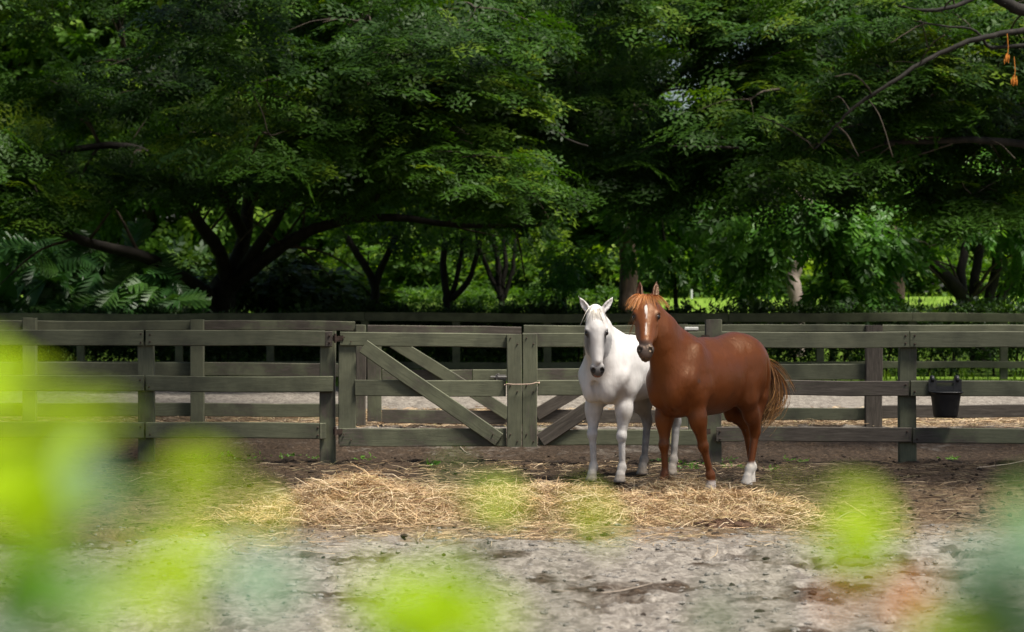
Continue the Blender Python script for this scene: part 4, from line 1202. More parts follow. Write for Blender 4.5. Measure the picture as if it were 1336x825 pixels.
# --- smaller trees under the canopy
def small_tree(px, d, label, stems, clumps, templates, mat, bark, seed, per=26, rad=(.5, 1.0), size=(.8, 1.2), group="small trees under the canopy", name="small_tree", gap=0.):
    b = gbase(px, d); T = Tree(name, label, group, b); first = True
    for k, (pts, r0, r1) in enumerate(stems):
        T.limb([b - (0, 0, .2)] * (1 if first else 0) + [p(*q) for q in pts] if first else [p(*q) for q in pts], r0, r1, seed + k, "trunk" if first else "stem", bark, branch=3, blen=1.2); first = False
    T.finish(bark)
    if clumps is not None: crown(T, clumps, per, rad, templates, mat, seed + 60, size=size, gap=gap, flat=.5)
    return T
def box_clumps(n, x0, x1, y0, y1, d0, d1): return fill_clumps(r, n, (x0, y0, d0), (x1, y1, d1))
small_tree(490, 70, "slim forked tree in a Y shape right of the big left trunk", [([(490, 400, 70), (487, 370, 70), (468, 335, 70), (452, 305, 70)], .17, .09), ([(487, 372, 70), (505, 335, 69.8), (517, 305, 69.6)], .12, .08)],
           box_clumps(9, 430, 540, 245, 330, 68, 72), T_spray, M_far, M_bark, 200)
small_tree(585, 72, "slender tree with three dark stems fanning up, left of the gate's middle", [([(584, 395, 72), (580, 360, 72), (578, 315, 72)], .13, .10), ([(586, 395, 72), (598, 350, 72), (606, 305, 72)], .09, .06), ([(588, 392, 72), (612, 360, 71.8), (625, 315, 71.6)], .10, .07)],
           box_clumps(8, 545, 650, 250, 310, 70, 74), T_spray, M_far, M_bark, 210)
small_tree(650, 76, "clump of leaning dark stems above the near gate's right half", [([(652, 390, 76), (640, 360, 76), (622, 320, 76)], .10, .07), ([(652, 390, 76), (650, 350, 76), (645, 310, 76)], .11, .07), ([(655, 390, 76), (660, 345, 76), (655, 305, 76)], .09, .06), ([(657, 390, 76), (668, 350, 76), (672, 310, 76)], .08, .05)],
           box_clumps(8, 605, 710, 250, 315, 74, 78), T_spray, M_far, M_bark, 220)
small_tree(738, 66, "young thin-stemmed tree just left of the white horse's head", [([(738, 405, 66), (737, 370, 66), (735, 340, 66)], .08, .05)],
           box_clumps(12, 690, 790, 315, 385, 64, 67), T_spray, M_broad, M_bark, 230, rad=(.3, .6), size=(.6, .9))
small_tree(1040, 64, "tree with a sunlit pale pinkish trunk behind the chestnut's rump", [([(1038, 420, 64), (1038, 385, 64), (1036, 360, 64), (1046, 325, 64), (1052, 260, 64)], .24, .14)],
           box_clumps(14, 970, 1120, 120, 270, 64, 70), T_spray, M_far, M_bark_pale, 240, gap=.6)
small_tree(1172, 79, "far tree with a short pale brown trunk left of the dark right-hand stems", [([(1173, 410, 79), (1172, 370, 79), (1168, 345, 79), (1160, 290, 79)], .25, .17)],
           box_clumps(16, 1120, 1260, 180, 320, 77, 82), T_spray, M_far, M_bark_brown, 250)
# sapling with big fresh leaves, right
TS = Tree("sapling", "young tree with drooping bright fresh green leaf sprays in front of the pale trunk", "small trees under the canopy", gbase(1085, 57.5))
TS.limb([gbase(1085, 57.5), p(1086, 400, 57.5), p(1080, 340, 57.3), p(1070, 270, 57)], .07, .03, 261, "trunk", branch=8, blen=1.3); TS.finish(M_bark)
ds = lambda px, py, d: 0. if (990 < px < 1086 and py > 316) or (1140 < px < 1204 and py > 325) else 1.0 if py < np.interp(px, [940, 990, 1040, 1090, 1150, 1190], [330, 365, 350, 395, 375, 330]) else 0.
cl = np.concatenate([fill_clumps(r, 50, (950, 262, 56), (1185, 398, 58.5), ds), np.array([at(1100, 396, 56.4), at(1095, 385, 56.5), at(1130, 385, 56.5)])])
crown(TS, cl, 12, (.3, .6), T_fresh, M_broad, 262, size=(.8, 1.2), flat=.6, droop=-.5, young=.4, out_from=p(1075, 300, 59))
TS2 = Tree("sapling", "fresh green leaf sprays of a sapling left of the dark right-hand stems", "small trees under the canopy", gbase(1330, 57))
TS2.limb([gbase(1345, 57), p(1345, 380, 57), p(1330, 300, 57), p(1300, 230, 56.5)], .06, .03, 266, "trunk", branch=6, blen=1.4); TS2.finish(M_bark)
cl = np.concatenate([box_clumps(20, 1190, 1340, 200, 300, 55.5, 57), box_clumps(7, 1315, 1380, 300, 360, 56, 57.5)])
crown(TS2, cl, 12, (.3, .6), T_fresh, M_broad, 267, size=(.7, 1.1), flat=.6, droop=-.5, young=.4)
TS3 = Tree("sapling", "leafy young tree with light green tips right above the chestnut's ears", "small trees under the canopy", gbase(870, 62))
TS3.limb([gbase(880, 62), p(880, 390, 62), p(868, 320, 62), p(860, 260, 61.5)], .07, .03, 268, "trunk", branch=6, blen=1.4); TS3.finish(M_bark)
cl = np.concatenate([box_clumps(24, 800, 940, 205, 320, 59.5, 62.5), box_clumps(6, 850, 930, 310, 355, 61, 63)])
crown(TS3, cl, 14, (.35, .7), T_fresh, M_broad, 269, size=(.65, 1.05), flat=.6, droop=-.4, young=.35)

# orange seed clusters hanging in the right tree
M_orange = simple("orange_seed", (0.55, 0.20, 0.03), 0.7, 0.2, 0.3)
for k, (px, py, lab) in enumerate(((1314, 76, "small orange dry cluster, the upper of two hanging in the right tree"), (1323, 106, "larger orange dry cluster, the lower of two hanging in the right tree"))):
    g = Geo(); c = at(px, py, 44.6 + .2 * k); rr = np.random.default_rng(k)
    for q in range(13):
        a = rr.normal(0, .022, 3) * (1, 1, 2.0 + k); Vv, Ff = tube([a + (0, 0, .05), a, a - (0, 0, .06)], [.006, .015, .005], 5); g.add(Vv, Ff)
    Vv, Ff = tube([(0, 0, .45), (.02, 0, .2), (0, 0, 0)], .008, 5); g.add(Vv, Ff)
    o = obj("seed_cluster", g.mesh("seed_cluster"), M_orange, None, c); tag(o, lab, "seed cluster", "orange clusters in the right tree")

# --- philodendron bank on the left: individual lobed leaves
def lobed_leaf(seed):
    r = np.random.default_rng(seed); n = 6; V = [(0, 0, 0)]; F = []
    edgeL, edgeR, rib = [], [], []
    for i in range(n + 1):
        t = i / n; rib.append((t, 0, -.28 * t * t + .03))
    V = list(rib); m = len(rib)
    for s_ in (-1, 1):
        for i in range(n):
            t = (i + .5) / n; w = .56 * math.sin(math.pi * (t * .86 + .12)) ** .7
            d = np.array([.45 - .9 * (.5 - t) * -1 * .6, s_, 0]); d = d / np.linalg.norm(d)
            tip = np.array([t, 0, -.28 * t * t]) + d * w * r.uniform(.85, 1.1) + (0, 0, -.16 * w)
            o = len(V); wd = np.array([.085, 0, 0])
            V += [tuple(tip - wd * .3), tuple(tip + wd * .5), tuple((np.array(rib[i]) + rib[i + 1]) / 2 + d * w * .55 + wd * 1.1), tuple((np.array(rib[i]) + rib[i + 1]) / 2 + d * w * .55 - wd * .9)]
            F.append((i, o + 3, o, o + 1)) if s_ > 0 else F.append((i, o + 1, o, o + 3))
            F.append((i, o + 1, o + 2, i + 1)) if s_ > 0 else F.append((i, i + 1, o + 2, o + 1))
    me = raw_mesh("leaf", np.array(V), np.array(F)); return me
PH = [lobed_leaf(i) for i in range(3)]
for i, me in enumerate(PH): me.materials.append(M_philo); add_attr(me, "tone", np.full(len(me.vertices), .35 + .2 * i))
def leaf_bush(name, label, centers_fn, n, meshes, size, seed, base, tilt=.5, cat="shrub", group=None, face=(0.1, -1, .25)):
    root = empty(name, base); tag(root, label, cat, group); rr = np.random.default_rng(seed)
    for k in range(n):
        c = centers_fn(rr); d = unit(np.array([rr.normal(0, .7), -.6 + rr.normal(0, .4), -.45 + rr.normal(0, .4)]))
        nrm = unit(np.array(face) + np.array([0, 0, .5]) + rr.normal(0, tilt, 3)); y = unit(np.cross(nrm, d)); z = np.cross(d, y)
        o = obj("leaf", meshes[int(rr.integers(0, len(meshes)))], None, root)
        o.location = Vector(c - np.array(base)); o.rotation_euler = Matrix(np.column_stack([d, y, z]).tolist()).to_euler()
        sc = rr.uniform(*size); o.scale = (sc, sc, sc)
    return root
def ph_c(rr):
    px = rr.uniform(-20, 235); top = np.interp(px, [-20, 60, 130, 200, 240], [285, 296, 300, 335, 375])
    py = top + (415 - top) * rr.random() ** .8; dd = 59.5 - 2.6 * (py - 280) / 130 + rr.normal(0, .25)
    return at(px, py, dd)
phb = gbase(110, 58.5)
PHR = leaf_bush("philodendron", "bank of lobed philodendron leaves under the left tree's low limb", ph_c, 230, PH, (.55, .9), 301, tuple(phb))
def strap_leaf():
    n = 7; V = []; F = []
    for i in range(n + 1):
        t = i / n; w = .11 * math.sin(math.pi * min(1, t * .9 + .1)) ** .8 + .004
        V += [(t, -w, .05 * t - .3 * t * t + .03), (t, 0, .05 * t - .3 * t * t), (t, w, .05 * t - .3 * t * t + .03)]
    for i in range(n):
        for a in (0, 1): F.append((i * 3 + a, i * 3 + a + 3, i * 3 + a + 4, i * 3 + a + 1))
    return raw_mesh("leaf", np.array(V), np.array(F), True)
st = strap_leaf(); st.materials.append(M_philo); add_attr(st, "tone", np.full(len(st.vertices), .3))
sb = gbase(8, 56.6); root = empty("strap_leaf_plant", tuple(sb)); tag(root, "clump of long upright strap leaves at the left edge behind the fences", "plant")
rr = np.random.default_rng(8)
for k in range(22):
    a = rr.uniform(0, 2 * np.pi); d = unit((math.cos(a) * .55, math.sin(a) * .4, 1.0)); y = unit(np.cross((0, 0, 1.0), d)); z = np.cross(d, y)
    o = obj("leaf", st, None, root); o.location = (rr.normal(0, .25), rr.normal(0, .2), .9 + rr.random() * .5)
    o.rotation_euler = Matrix(np.column_stack([d, y, z]).tolist()).to_euler(); sc = rr.uniform(.9, 1.6); o.scale = (sc, sc, sc)

# --- bushes, hedge and the wood behind
def bush(px, py0, py1, halfw, d, label, mat, seed, n=26, per=26, templates=None, group="bushes at the back of the lawn", rad=(.4, .9), name="bush", size=(.8, 1.2)):
    b = gbase(px, d); T = Tree(name, label, group, b, "bush")
    rr = np.random.default_rng(seed); C = []
    for k in range(n):
        a = rr.uniform(-1, 1); h = (1 - a * a * .8) ; py = py1 + (py0 - py1) * h * rr.random() ** .7
        C.append(at(px + halfw * a, py, d + rr.uniform(-1.2, 1.2)))
    for k in range(4):
        q = C[k]; V, F = tube([b, lerp(b, q, .5) + rr.normal(0, .1, 3), q], [.05, .035, .015], 5); T.twigs.add(V - T.base, F)
    T.finish(M_bark)
    crown(T, np.array(C), per, rad, templates or T_far, mat, seed + 5, flat=.7, size=size, droop=-.1, young=.35, name="foliage")
BL = [(350, 330, 402, 70, 66, "dark low shrub right of the big left trunk", M_hedge), (430, 345, 400, 60, 74, "low shrub under the slim Y-shaped tree", M_far),
      (540, 320, 392, 60, 90, "bright bush between the slim forked tree and the three-stemmed tree", M_far), (620, 315, 390, 60, 93, "bright yellow green bush behind the three-stemmed tree", M_far),
      (700, 325, 392, 60, 88, "light green bush behind the thin-stemmed tree by the white horse", M_far), (780, 330, 390, 50, 86, "green bush behind the white horse's ears", M_far),
      (890, 345, 394, 55, 85, "tall green bush at the lawn's edge behind the chestnut's neck", M_far), (985, 345, 394, 60, 85.5, "green bush at the lawn's edge left of the pale trunk", M_far),
      (1095, 340, 394, 60, 86, "bush at the lawn's edge right of the pale trunk", M_far), (1205, 335, 394, 70, 87, "bush at the lawn's edge between the far brown trunk and dark stems", M_far),
      (1330, 330, 392, 70, 93, "bush at the lawn's edge beyond the right-hand stems", M_far), (460, 300, 380, 60, 95, "tall yellow green bush far behind the slim Y-shaped tree", M_far), (240, 320, 395, 70, 84, "dark bush deep behind the big left trunk", M_hedge)]
for k, q in enumerate(BL): bush(q[0], q[1], q[2], q[3], q[4], q[5], q[6], 400 + k * 9, per=(34 if q[4] > 80 else 24))
# the clipped hedge along the far fence
hr_ = np.random.default_rng(9); n = 17000
hx = hr_.uniform(-15.5, 15.5, n); top = 1.46 + .08 * np.sin(hx * 1.3) + .05 * np.sin(hx * 3.7) - .12 * sstep(-3, -5, hx) + .04 * sstep(2.2, 3.5, hx)
gap_ = (hx > 1.3) & (hx < 2.6)
hz = top * hr_.random(n) ** .5; hy = 55.2 + hr_.choice([-1, 1], n) * .45 * hr_.random(n) ** .4
keep = ~(gap_ & (hr_.random(n) < .55)); hx, hy, hz = hx[keep], hy[keep], hz[keep]
HR = empty("hedge", (0, 55.2, 0)); tag(HR, "long dark clipped hedge behind the farthest fence", "hedge")
pos = np.column_stack([hx, hy - 55.2, hz])
hd_ = hr_.normal(size=(len(pos), 3)) + np.column_stack([0 * hx, np.sign(hy - 55.2) * .8, .3 + 0 * hx])
o = obj("foliage", scatter("foliage", T_small, pos, hd_, hr_.uniform(.8, 1.5, len(pos)), np.clip(hr_.normal(.35, .22, len(pos)), 0, 1), .8, 12), M_hedge, HR); o["kind"] = "stuff"
g = Geo()
for x in np.arange(-15, 15.1, .5):
    V, F = tube([(x, 0, -.1), (x + hr_.normal(0, .05), 0, .6), (x + hr_.normal(0, .1), 0, 1.2)], [.03, .025, .01], 5); g.add(V, F)
obj("stems", g.mesh("stems"), M_bark, HR)
# back wood: separate trees in rows, sharing three crowns
def wood_tree(seed, label):
    rr = np.random.default_rng(seed); T = Tree("wood_tree", label, "trees of the far wood", np.array([0, 0, 0.]))
    Vv, Ff = rough_tube(limb_path([(0, 0, -.5), (.1, 0, 3), (-.1, .2, 6), (.2, 0, 10)], 8, .05, seed), .35, .12, seed); g = Geo(); g.add(Vv, Ff); obj("trunk", g.mesh("trunk", True), M_bark, T.root)
    C = []
    for k in range(110):
        u = rr.normal(size=3); u /= np.linalg.norm(u); u *= rr.uniform(.55, 1)
        C.append(np.array([0, 0, 8.2]) + u * (4.0, 3.4, 7.2))
    crown(T, np.array(C), 34, (.9, 1.6), T_far, M_far, seed + 3, flat=.5, size=(.9, 1.5), young=.3, tilt=.5)
    return T.root
protos = [wood_tree(600 + 20 * k, "") for k in range(3)]
rr = np.random.default_rng(77); used = [False] * 3
row = [(x, 99 + rr.uniform(-2, 2)) for x in np.arange(-24, 25, 4.4)] + [(x, 111 + rr.uniform(-2, 2)) for x in np.arange(-27, 28, 4.8)]
for k, (x, y) in enumerate(row):
    x += rr.uniform(-.8, .8); q = k % 3; pr = protos[q]
    if not used[q]: o = pr; used[q] = True
    else:
        o = pr.copy(); COL.objects.link(o)
        for ch in pr.children: c_ = ch.copy(); COL.objects.link(c_); c_.parent = o
    s_ = rr.uniform(.95, 1.25); o.location = (x, y, gz(x, y) - .1); o.rotation_euler = (0, 0, rr.uniform(0, 6.28)); o.scale = (s_, s_, s_ * rr.uniform(1.0, 1.2) if abs(x - 7.2) > 4.6 else .55)
    o["label"] = "dense tall tree of the far wood, one among the rows that close off the view"
# --- unseen trees added on both sides, crowns shaped to shade the paddock's edges
def shade_tree(x, y, label, seed, lo, hi, n):
    b = np.array([x, y, 0.]); T = Tree("rain_tree", label, "added shade trees over the paddock", b); rr = np.random.default_rng(seed)
    T.limb([b - (0, 0, .3), b + (.1, 0, 1.5), b + (0, .1, 3.2)], .35, .26, seed, "trunk")
    C = []
    for k in range(n):
        yy_ = rr.uniform(lo[1], hi[1]); z0 = max(6.2, CAM_H + .124 * yy_ + 1.0); C.append(np.array([rr.uniform(lo[0], hi[0]), yy_, rr.uniform(z0, z0 + 2.0)]))
    C = np.array(C)
    for k in range(6):
        q = C[k]; T.limb([b + (0, 0, 3.0), lerp(b, q, .5) + (0, 0, 2.4), q], .18, .04, seed + k + 1, n=8)
    crown(T, C, 26, (.9, 1.6), T_spray, M_rain, seed + 9, flat=.3, size=(1.0, 1.5))
shade_tree(-8.5, 24.5, "unseen rain tree added out of view on the left to shade the left fence", 901, (-12, 20), (-0.9, 44), 230)
shade_tree(9.5, 25.5, "unseen rain tree added out of view on the right to shade the ground there", 921, (4.2, 20), (13, 31), 60)
# ------------------------------------------------------------------ hay, litter, weeds, twigs
NH = Noise2(31)
def hay_h(x, y):
    n = NH.fbm(x * 2.2, y * 1.6, 3)
    def bump(cx, cy, sx, sy, h): return h * np.exp(-(((x - cx) / sx) ** 2 + ((y - cy) / sy) ** 2) ** 1.3)
    a = bump(-1.35, 19.9, .52, .55, .21) + bump(-.6, 19.8, .6, .6, .12) + bump(-1.4, 19.1, .8, .5, .06)
    b = bump(-.05, 19.9, .6, .6, .14) + bump(.75, 19.8, .55, .6, .08) + bump(.5, 19.3, .7, .5, .06)
    c = bump(1.46, 21.9, .22, .35, .13) + bump(1.55, 19.7, .52, .5, .10) + bump(2.0, 19.6, .4, .45, .05) + bump(1.5, 19.0, .7, .45, .04)
    return a * (.6 + .8 * n), b * (.6 + .8 * n), c * (.6 + .8 * n)

tH = NT("hay_straw")
tH.pbr(tH.attr("coat", 'GEOMETRY', "Color"), 0.6, 0.3); M_hay = tH.m

def strands(P, r, L, w, cols, lift=.5, tilt=.35):
    """curved flat straw ribbons centred at P"""
    n = len(P); a = r.uniform(0, 2 * np.pi, n)
    d = np.column_stack([np.cos(a), np.sin(a), r.normal(0, tilt, n)]); d /= np.linalg.norm(d, axis=1, keepdims=True)
    s_ = np.cross(d, np.array([0, 0, 1.0]) + r.normal(0, .6, (n, 3))); s_ /= np.linalg.norm(s_, axis=1, keepdims=True)
    bend = r.normal(0, .42, (n, 3)) * (1, 1, lift); L = L[:, None]; m = 4
    VV = []
    for t in np.linspace(-1, 1, m):
        c = P + d * L * .5 * t + bend * L * (1 - t * t) * .8 * 0.6
        ww = w[:, None] * (1 - .6 * abs(t))
        VV += [c - s_ * ww, c + s_ * ww]
    V = np.stack(VV, 1).reshape(-1, 3)
    F = np.array([(2 * k, 2 * k + 1, 2 * k + 3, 2 * k + 2) for k in range(m - 1)])
    F = (F[None] + (np.arange(n) * 2 * m)[:, None, None]).reshape(-1, 4)
    return V, F, np.repeat(cols, 2 * m, axis=0)

def straw_cols(r, n, dark=0.0):
    base = np.array([[.47, .36, .215], [.36, .25, .14], [.60, .50, .34], [.17, .105, .055], [.40, .36, .18]])
    k = r.choice(5, n, p=[.30, .24, .18, .18, .10])
    return base[k] * r.uniform(.75, 1.35, (n, 1)) * (1 - dark) * (.97, .91, .86)

hay_labels = ["large tangled heap of tan hay, leftmost of the spread", "middle of the hay spread in front of the white horse, low pale heap", "tangled heap of hay at the chestnut horse's front hooves"]
for idx, (x0, x1) in enumerate(((-2.5, .35), (-.7, 1.6), (.75, 3.1))):
    r = np.random.default_rng(700 + idx)
    gx = np.arange(x0, x1, .05); gy = np.arange(18.4, 22.9, .06); Xg, Yg = np.meshgrid(gx, gy, indexing='ij')
    hh = hay_h(Xg, Yg)[idx]; root = empty("hay_heap", ((x0 + x1) / 2, 20.3, 0)); tag(root, hay_labels[idx], "hay", "hay spread before the horses")
    rp = np.array(root.location)
    Zg = ground_z(Xg, Yg) + hh - .045
    ii = np.arange(Xg.size).reshape(Xg.shape); f = np.stack([ii[:-1, :-1], ii[1:, :-1], ii[1:, 1:], ii[:-1, 1:]], -1).reshape(-1, 4)
    hq = hh.ravel()[f].min(1); f = f[hq > .03]
    me = raw_mesh("mound", np.stack([Xg, Yg, Zg], -1).reshape(-1, 3) - rp, f, True); add_attr(me, "coat", np.tile([.10, .065, .032], (Xg.size, 1)))
    obj("mound", me, M_hay, root)
    n = 28000 if idx != 1 else 22000
    px = r.uniform(x0, x1, n * 3); py = r.uniform(18.4, 22.8, n * 3); h_ = hay_h(px, py)[idx]
    m = r.random(n * 3) < np.clip(h_ / .10, 0, 1) ; px, py, h_ = px[m][:n], py[m][:n], h_[m][:n]
    P = np.column_stack([px, py, ground_z(px, py) + h_ * r.uniform(.75, 1.08, len(px)) + .01])
    L = r.uniform(.08, .36, len(px)); w = r.uniform(.0012, .0034, len(px))
    cols = straw_cols(r, len(px)); fr = r.random(len(px)) < np.clip(.25 + .8 * (NH.fbm(px * 3, py * 3, 2) - .5), .05, 1); cols[fr] *= (1.05, 1.0, .9)
    V, F, Cc = strands(P, r, L, w, cols)
    me = raw_mesh("hay_strands", V - rp, F); add_attr(me, "coat", Cc); o = obj("hay_strands", me, M_hay, root); o["kind"] = "stuff"
# strewn litter: thin over the dark soil, denser round the heaps and by the far fence
r = np.random.default_rng(730); n = 90000
px = r.uniform(-5.2, 5.2, n); py = r.uniform(16.4, 25.5, n)
dn = sstep(16.6, 18.6, py + 1.6 * (NH.fbm(px, py * .6, 3) - .5)) * (1 - sstep(22.3, 23.6, py)) * (.12 + .8 * sstep(.42, .66, NH.fbm(px * 1.3 + 9, py * 1.3, 3))) * np.exp(-((px - .45) / 2.9) ** 4) + .16 * sstep(17, 18.5, py)
m = r.random(n) < dn * .8; px, py = px[m], py[m]
P = np.column_stack([px, py, ground_z(px, py) + r.uniform(.006, .03, len(px))])
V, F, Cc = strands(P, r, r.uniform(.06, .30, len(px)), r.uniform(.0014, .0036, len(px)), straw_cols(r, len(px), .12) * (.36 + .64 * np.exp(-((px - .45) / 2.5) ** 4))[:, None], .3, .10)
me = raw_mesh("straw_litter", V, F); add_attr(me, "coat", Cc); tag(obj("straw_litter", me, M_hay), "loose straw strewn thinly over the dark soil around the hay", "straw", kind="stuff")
n = 9000; px = r.uniform(-7.5, 7.5, n); py = r.uniform(32.9, 38, n)
P = np.column_stack([px, py, ground_z(px, py) + r.uniform(.006, .04, n)])
V, F, Cc = strands(P, r, r.uniform(.1, .4, n), r.uniform(.003, .007, n), straw_cols(r, n, .1), .3, .15)
me = raw_mesh("straw_litter", V, F); add_attr(me, "coat", Cc); tag(obj("straw_litter", me, M_hay), "band of straw litter on the ground along the middle fence", "straw", kind="stuff")
# clods of soil and dung
M_clod = simple("soil_clod", (0.032, 0.024, 0.018), 0.95, 0.15, 0.45, 25, 0.6)
def clods(name, label, n, xr, yr, sz, seed, mat, pw=1.0, dens=None):
    r = np.random.default_rng(seed); B, Fb = ball(1, 4, 6); g = Geo()
    for k in range(n):
        x, y = r.uniform(*xr), r.uniform(*yr)
        if dens is not None and r.random() > dens(x, y): continue
        s_ = sz * r.uniform(.35, 1.3) ** 1.5
        V = B * (1 + r.normal(0, .18, B.shape)) * s_ * (r.uniform(.8, 1.5), r.uniform(.8, 1.3), r.uniform(.45, .75))
        g.add(V + (x, y, float(ground_z(x, y)) + s_ * .15), Fb)
    tag(obj(name, g.mesh(name), mat), label, "soil", kind="stuff")
clods("soil_clods", "dark clods of trodden soil scattered over the paddock", 5000, (-4.8, 4.8), (11.5, 27), .018, 741, M_clod, dens=lambda x, y: (.02 if y < 17.5 else .10) + (.35 if y < 17.5 else .8) * float(soil(x, y)))
M_sandclod = simple("sand_clod", (0.19, 0.175, 0.155), 0.95, 0.15, 0.4, 25, 0.5)
clods("sand_clods", "small grey lumps of churned sand in the foreground", 2500, (-3.2, 3.4), (11, 18.5), .015, 742, M_sandclod)
clods("dung_pile", "small pile of brown horse dung in front of the hay", 70, (1.45, 2.0), (18.35, 18.7), .045, 743, simple("dung", (0.075, 0.042, 0.026), 0.9, 0.2, 0.4, 30, 0.5))
# twigs lying about
M_twig = simple("dry_twig", (0.20, 0.165, 0.13), 0.85, 0.2, 0.35)
tw = [((1128, 661), (1158, 668), (1192, 671), "pale dry branch lying right of the chestnut's hind hooves", .012), ((1275, 612), (1305, 607), (1340, 603), "dry branch on the ground below the bucket", .012), ((1090, 676), (1112, 671), (1128, 673), "thin twig lying on dark soil right of the hay", .008),
      ((720, 772), (800, 770), (850, 767), "long dark stick half buried in the grey sand foreground", .012), ((545, 708), (556, 690), (562, 668), "pale straw stalk standing out of the hay's front edge", .006), ((600, 582), (606, 588), (616, 592), "short dark stick in front of the left gate post", .012)]
for k, (a, b_, c_, lab, rad) in enumerate(tw):
    pts = []
    for q in (a, b_, c_):
        d = CAM_H * FPX / (q[1] - 391); pt = at(q[0], q[1], d); pt[2] = float(ground_z(pt[0], pt[1])) + .015; pts.append(pt)
    path = limb_path(pts, 10, .02, k); c0 = path[0].copy(); V, F = tube(path - c0, np.linspace(rad, rad * .4, len(path)), 6)
    tag(obj("twig", raw_mesh("twig", V, F, True), M_twig, None, c0), lab, "twig", "twigs on the ground")
# small weeds at the fence foot
r = np.random.default_rng(760)
wp = [(250, 597), (300, 594), (330, 595), (380, 597), (475, 597), (420, 600), (560, 604), (908, 604), (945, 600), (900, 610), (1045, 600), (868, 603), (1245, 598), (965, 612), (1010, 610)]
pos, dirs, sc, tn = [], [], [], []
for px_, py_ in wp:
    d = CAM_H * FPX / (py_ - 391); c = at(px_, py_, d)
    for k in range(14):
        x, y = c[0] + r.normal(0, .07), c[1] + r.normal(0, .1); pos.append((x, y, float(ground_z(x, y)) + .01)); dirs.append((r.normal(), r.normal(), .7)); sc.append(r.uniform(.18, .36)); tn.append(r.uniform(.4, .9))
me = scatter("weeds", T_small, np.array(pos), np.array(dirs), np.array(sc), np.array(tn), .5, 761)
tag(obj("weeds", me, M_broad), "small green weeds sprouting along the foot of the near fence", "weeds", kind="stuff")
# rough grass on the lawn and by the hedge
n = 14000; px = r.uniform(-15, 17, n); py = r.uniform(50, 90, n)
Bv = np.array([(-.014, 0, 0), (.014, 0, 0), (.03, .03, .13)]); k = r.uniform(.6, 1.8, n); a = r.uniform(0, 6.28, n)
V = Bv[None] * k[:, None, None]; V = np.stack([V[..., 0] * np.cos(a)[:, None] - V[..., 1] * np.sin(a)[:, None], V[..., 0] * np.sin(a)[:, None] + V[..., 1] * np.cos(a)[:, None], V[..., 2]], -1)
V = V + np.column_stack([px, py, ground_z(px, py)])[:, None]
me = raw_mesh("grass", V.reshape(-1, 3), np.arange(n * 3).reshape(n, 3)); add_attr(me, "tone", np.repeat(np.where(px < 3, r.uniform(0, .45, n), r.uniform(.4, 1, n)), 3))
tag(obj("grass", me, M_far), "rough bright grass on the lawn beyond the hedge", "grass", kind="stuff")
n = 5200; px = r.uniform(-9, 4.2, n); py = r.uniform(60, 88, n)
me = scatter("undergrowth", T_small, np.column_stack([px, py, ground_z(px, py) + r.uniform(.0, .22, n)]), r.normal(size=(n, 3)) * (1, 1, .3) + (0, 0, .4), r.uniform(1.0, 2.2, n), r.uniform(.05, .7, n), .5, 781)
tag(obj("undergrowth", me, M_far), "low green undergrowth between the slim stems beyond the hedge", "undergrowth", kind="stuff")
# white marker stake on the lawn
V, F = tube([at(902, 390, 80), at(902, 378, 80)], .04, 8); c = at(902, 390, 80)
tag(obj("stake", raw_mesh("stake", V - c, F), simple("white_stake", (.6, .62, .62), .6, .3, .1), None, c), "short pale stake standing on the lawn behind the chestnut's neck", "stake")

# ------------------------------------------------------------------ leaves of shrubs close to the camera
def ovate(seed, fold=.25, w0=.30, n=6):
    V, F = [], []
    for i in range(n + 1):
        t = i / n; w = w0 * math.sin(math.pi * t ** .8) ** .9 + .004; z = -.22 * t * t
        V += [(t, -w, z + fold * w), (t, 0, z), (t, w, z + fold * w)]
    for i in range(n):
        for a in (0, 1): F.append((i * 3 + a, i * 3 + a + 3, i * 3 + a + 4, i * 3 + a + 1))
    return np.array(V), np.array(F)
def near_leaf_mat(name, c, tr, rough=.4, spec=.4, k=.5):
    t = NT(name); nn = t.noise(t.coord("Object"), 6, 4)
    col = t.ramp(nn, [(.3, tuple(q * .8 for q in c)), (.7, c)]); pp = t.pbr(col, rough, spec, link=False)
    b_ = t.n("ShaderNodeBsdfTranslucent"); b_.inputs[0].default_value = (*tr, 1); mx = t.n("ShaderNodeMixShader"); mx.inputs[0].default_value = k
    t.l(pp.outputs[0], mx.inputs[1]); t.l(b_.outputs[0], mx.inputs[2]); t.l(mx.outputs[0], t.out.inputs[0]); return t.m
M_lime = near_leaf_mat("lime_leaf", (.36, .52, .006), (.68, .90, .006), .5, .15)
M_green = near_leaf_mat("green_leaf", (.10, .24, .02), (.30, .50, .03))
M_glossy = near_leaf_mat("glossy_leaf", (.16, .27, .16), (.25, .42, .15), .45, .5, .3)
M_petal = near_leaf_mat("orange_petal", (.75, .27, .015), (.9, .40, .02))
NLV, NLF = ovate(1)
def near_mesh(mat, nm="leaf"):
    me = raw_mesh(nm, NLV, NLF, True); me.materials.append(mat); return me
NM = {'l': near_mesh(M_lime), 'g': near_mesh(M_green), 's': near_mesh(M_glossy), 'o': near_mesh(M_petal, "petal")}
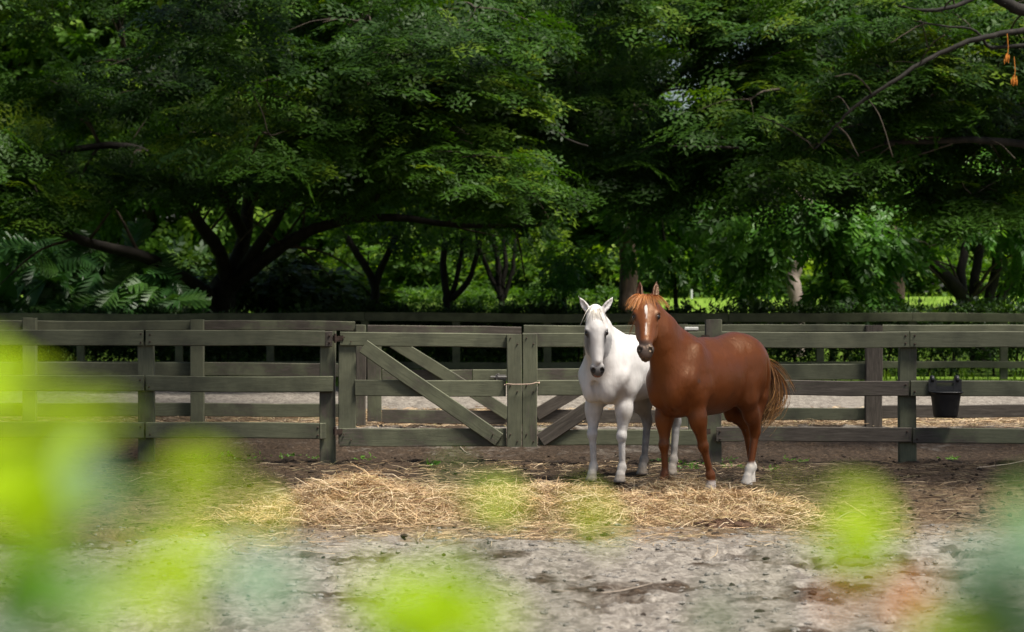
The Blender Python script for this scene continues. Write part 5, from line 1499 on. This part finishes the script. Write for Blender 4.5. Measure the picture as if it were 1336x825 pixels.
shrubs = {"lime green shrub out of focus at the photograph's left edge, closest to the viewer": [
            (38, 575, .8, 'l', 3, .036), (98, 605, .84, 's', 1, .03), (5, 515, .8, 'l', 2, .026), (25, 660, .78, 'l', 3, .034), (85, 650, .8, 'l', 1, .026), (0, 610, .78, 'l', 2, .036), (125, 600, .85, 'g', 1, .026), (70, 790, .75, 's', 1, .03), (10, 780, .75, 'g', 3, .03), (60, 822, .75, 'g', 3, .028)],
          "lime green shrub tips out of focus at the bottom left of the middle": [
            (272, 665, .85, 'l', 2, .022), (256, 705, .85, 'l', 2, .022), (226, 745, .82, 'l', 1, .022), (190, 782, .8, 'l', 2, .022), (160, 812, .78, 'l', 2, .022), (350, 795, .78, 's', 4, .026)],
          "lime green shrub tips out of focus at the bottom centre, in front of the hay": [
            (560, 785, .8, 'l', 3, .031), (510, 806, .8, 'l', 2, .03), (582, 815, .8, 'l', 2, .031), (645, 645, 1.0, 'l', 2, .022), (615, 625, 1.05, 'g', 1, .022), (750, 682, 1.0, 'l', 1, .022), (705, 690, 1.0, 'l', 1, .022)],
          "shrub with an orange flower out of focus at the bottom right": [
            (1118, 695, .9, 'l', 4, .024), (1005, 642, 1.1, 'l', 1, .022), (1325, 735, .78, 's', 3, .032), (1338, 785, .78, 's', 2, .032), (1240, 820, .78, 'g', 3, .028), (1195, 828, .78, 'l', 1, .024), (1295, 828, .78, 'g', 2, .03), (1140, 812, 1.0, 'o', 9, .013), (950, 812, .9, 's', 1, .022), (1332, 685, .85, 'g', 1, .026), (925, 795, .95, 'g', 1, .018)]}
for k, (lab, cls) in enumerate(shrubs.items()):
    rr = np.random.default_rng(800 + k); c0 = np.mean([at(x, y, d) for x, y, d, *_ in cls], 0)
    root = empty("shrub", (c0[0], c0[1], 0)); tag(root, lab, "shrub", "blurred shrubs near the viewer"); rp = np.array(root.location)
    g = Geo()
    for (x, y, d, typ, n, size) in cls:
        c = at(x, y, d); base = np.array([c0[0] + .35 * (c[0] - c0[0]), c0[1] + .3 * (c[1] - c0[1]), 0])
        V, F = tube(bez([base, lerp(base, c, .5) + (0, 0, .2), c - (0, 0, .10), c - (0, 0, .012)], 10) - rp, np.linspace(.006, .0015, 10), 6); g.add(V, F)
        for q in range(n):
            pos = c + rr.normal(0, .0065, 3) * (1.3, 1.6, 1.1); dd = unit((rr.normal(0, 1), rr.normal(0, .5), rr.normal(.1, .6)))
            nrm = unit((rr.normal(0, .4), -.7 + rr.normal(0, .3), .8)); yy = unit(np.cross(nrm, dd)); zz_ = np.cross(dd, yy)
            o = obj("petal" if typ == 'o' else "leaf", NM[typ], None, root); o.location = Vector(pos - rp - dd * size * .5)
            o.rotation_euler = Matrix(np.column_stack([dd, yy, zz_]).tolist()).to_euler(); s_ = size * rr.uniform(.8, 1.25); o.scale = (s_, s_, s_)
    for q in range(26):      # older leaves lower on the stems, below the frame
        zq = rr.uniform(.35, 1.42); pos = np.array([c0[0] + rr.normal(0, .10), c0[1] + rr.normal(0, .06), zq]); dd = unit(rr.normal(0, 1, 3) + (0, 0, .2)); yy = unit(np.cross((0, 0, 1.0), dd)); zz_ = np.cross(dd, yy)
        o = obj("leaf", NM['g'], None, root); o.location = Vector(pos - rp); o.rotation_euler = Matrix(np.column_stack([dd, yy, zz_]).tolist()).to_euler(); s_ = rr.uniform(.05, .08); o.scale = (s_, s_, s_)
    obj("stems", g.mesh("stems"), simple("green_stem", (.10, .14, .04), .6, .3), root)
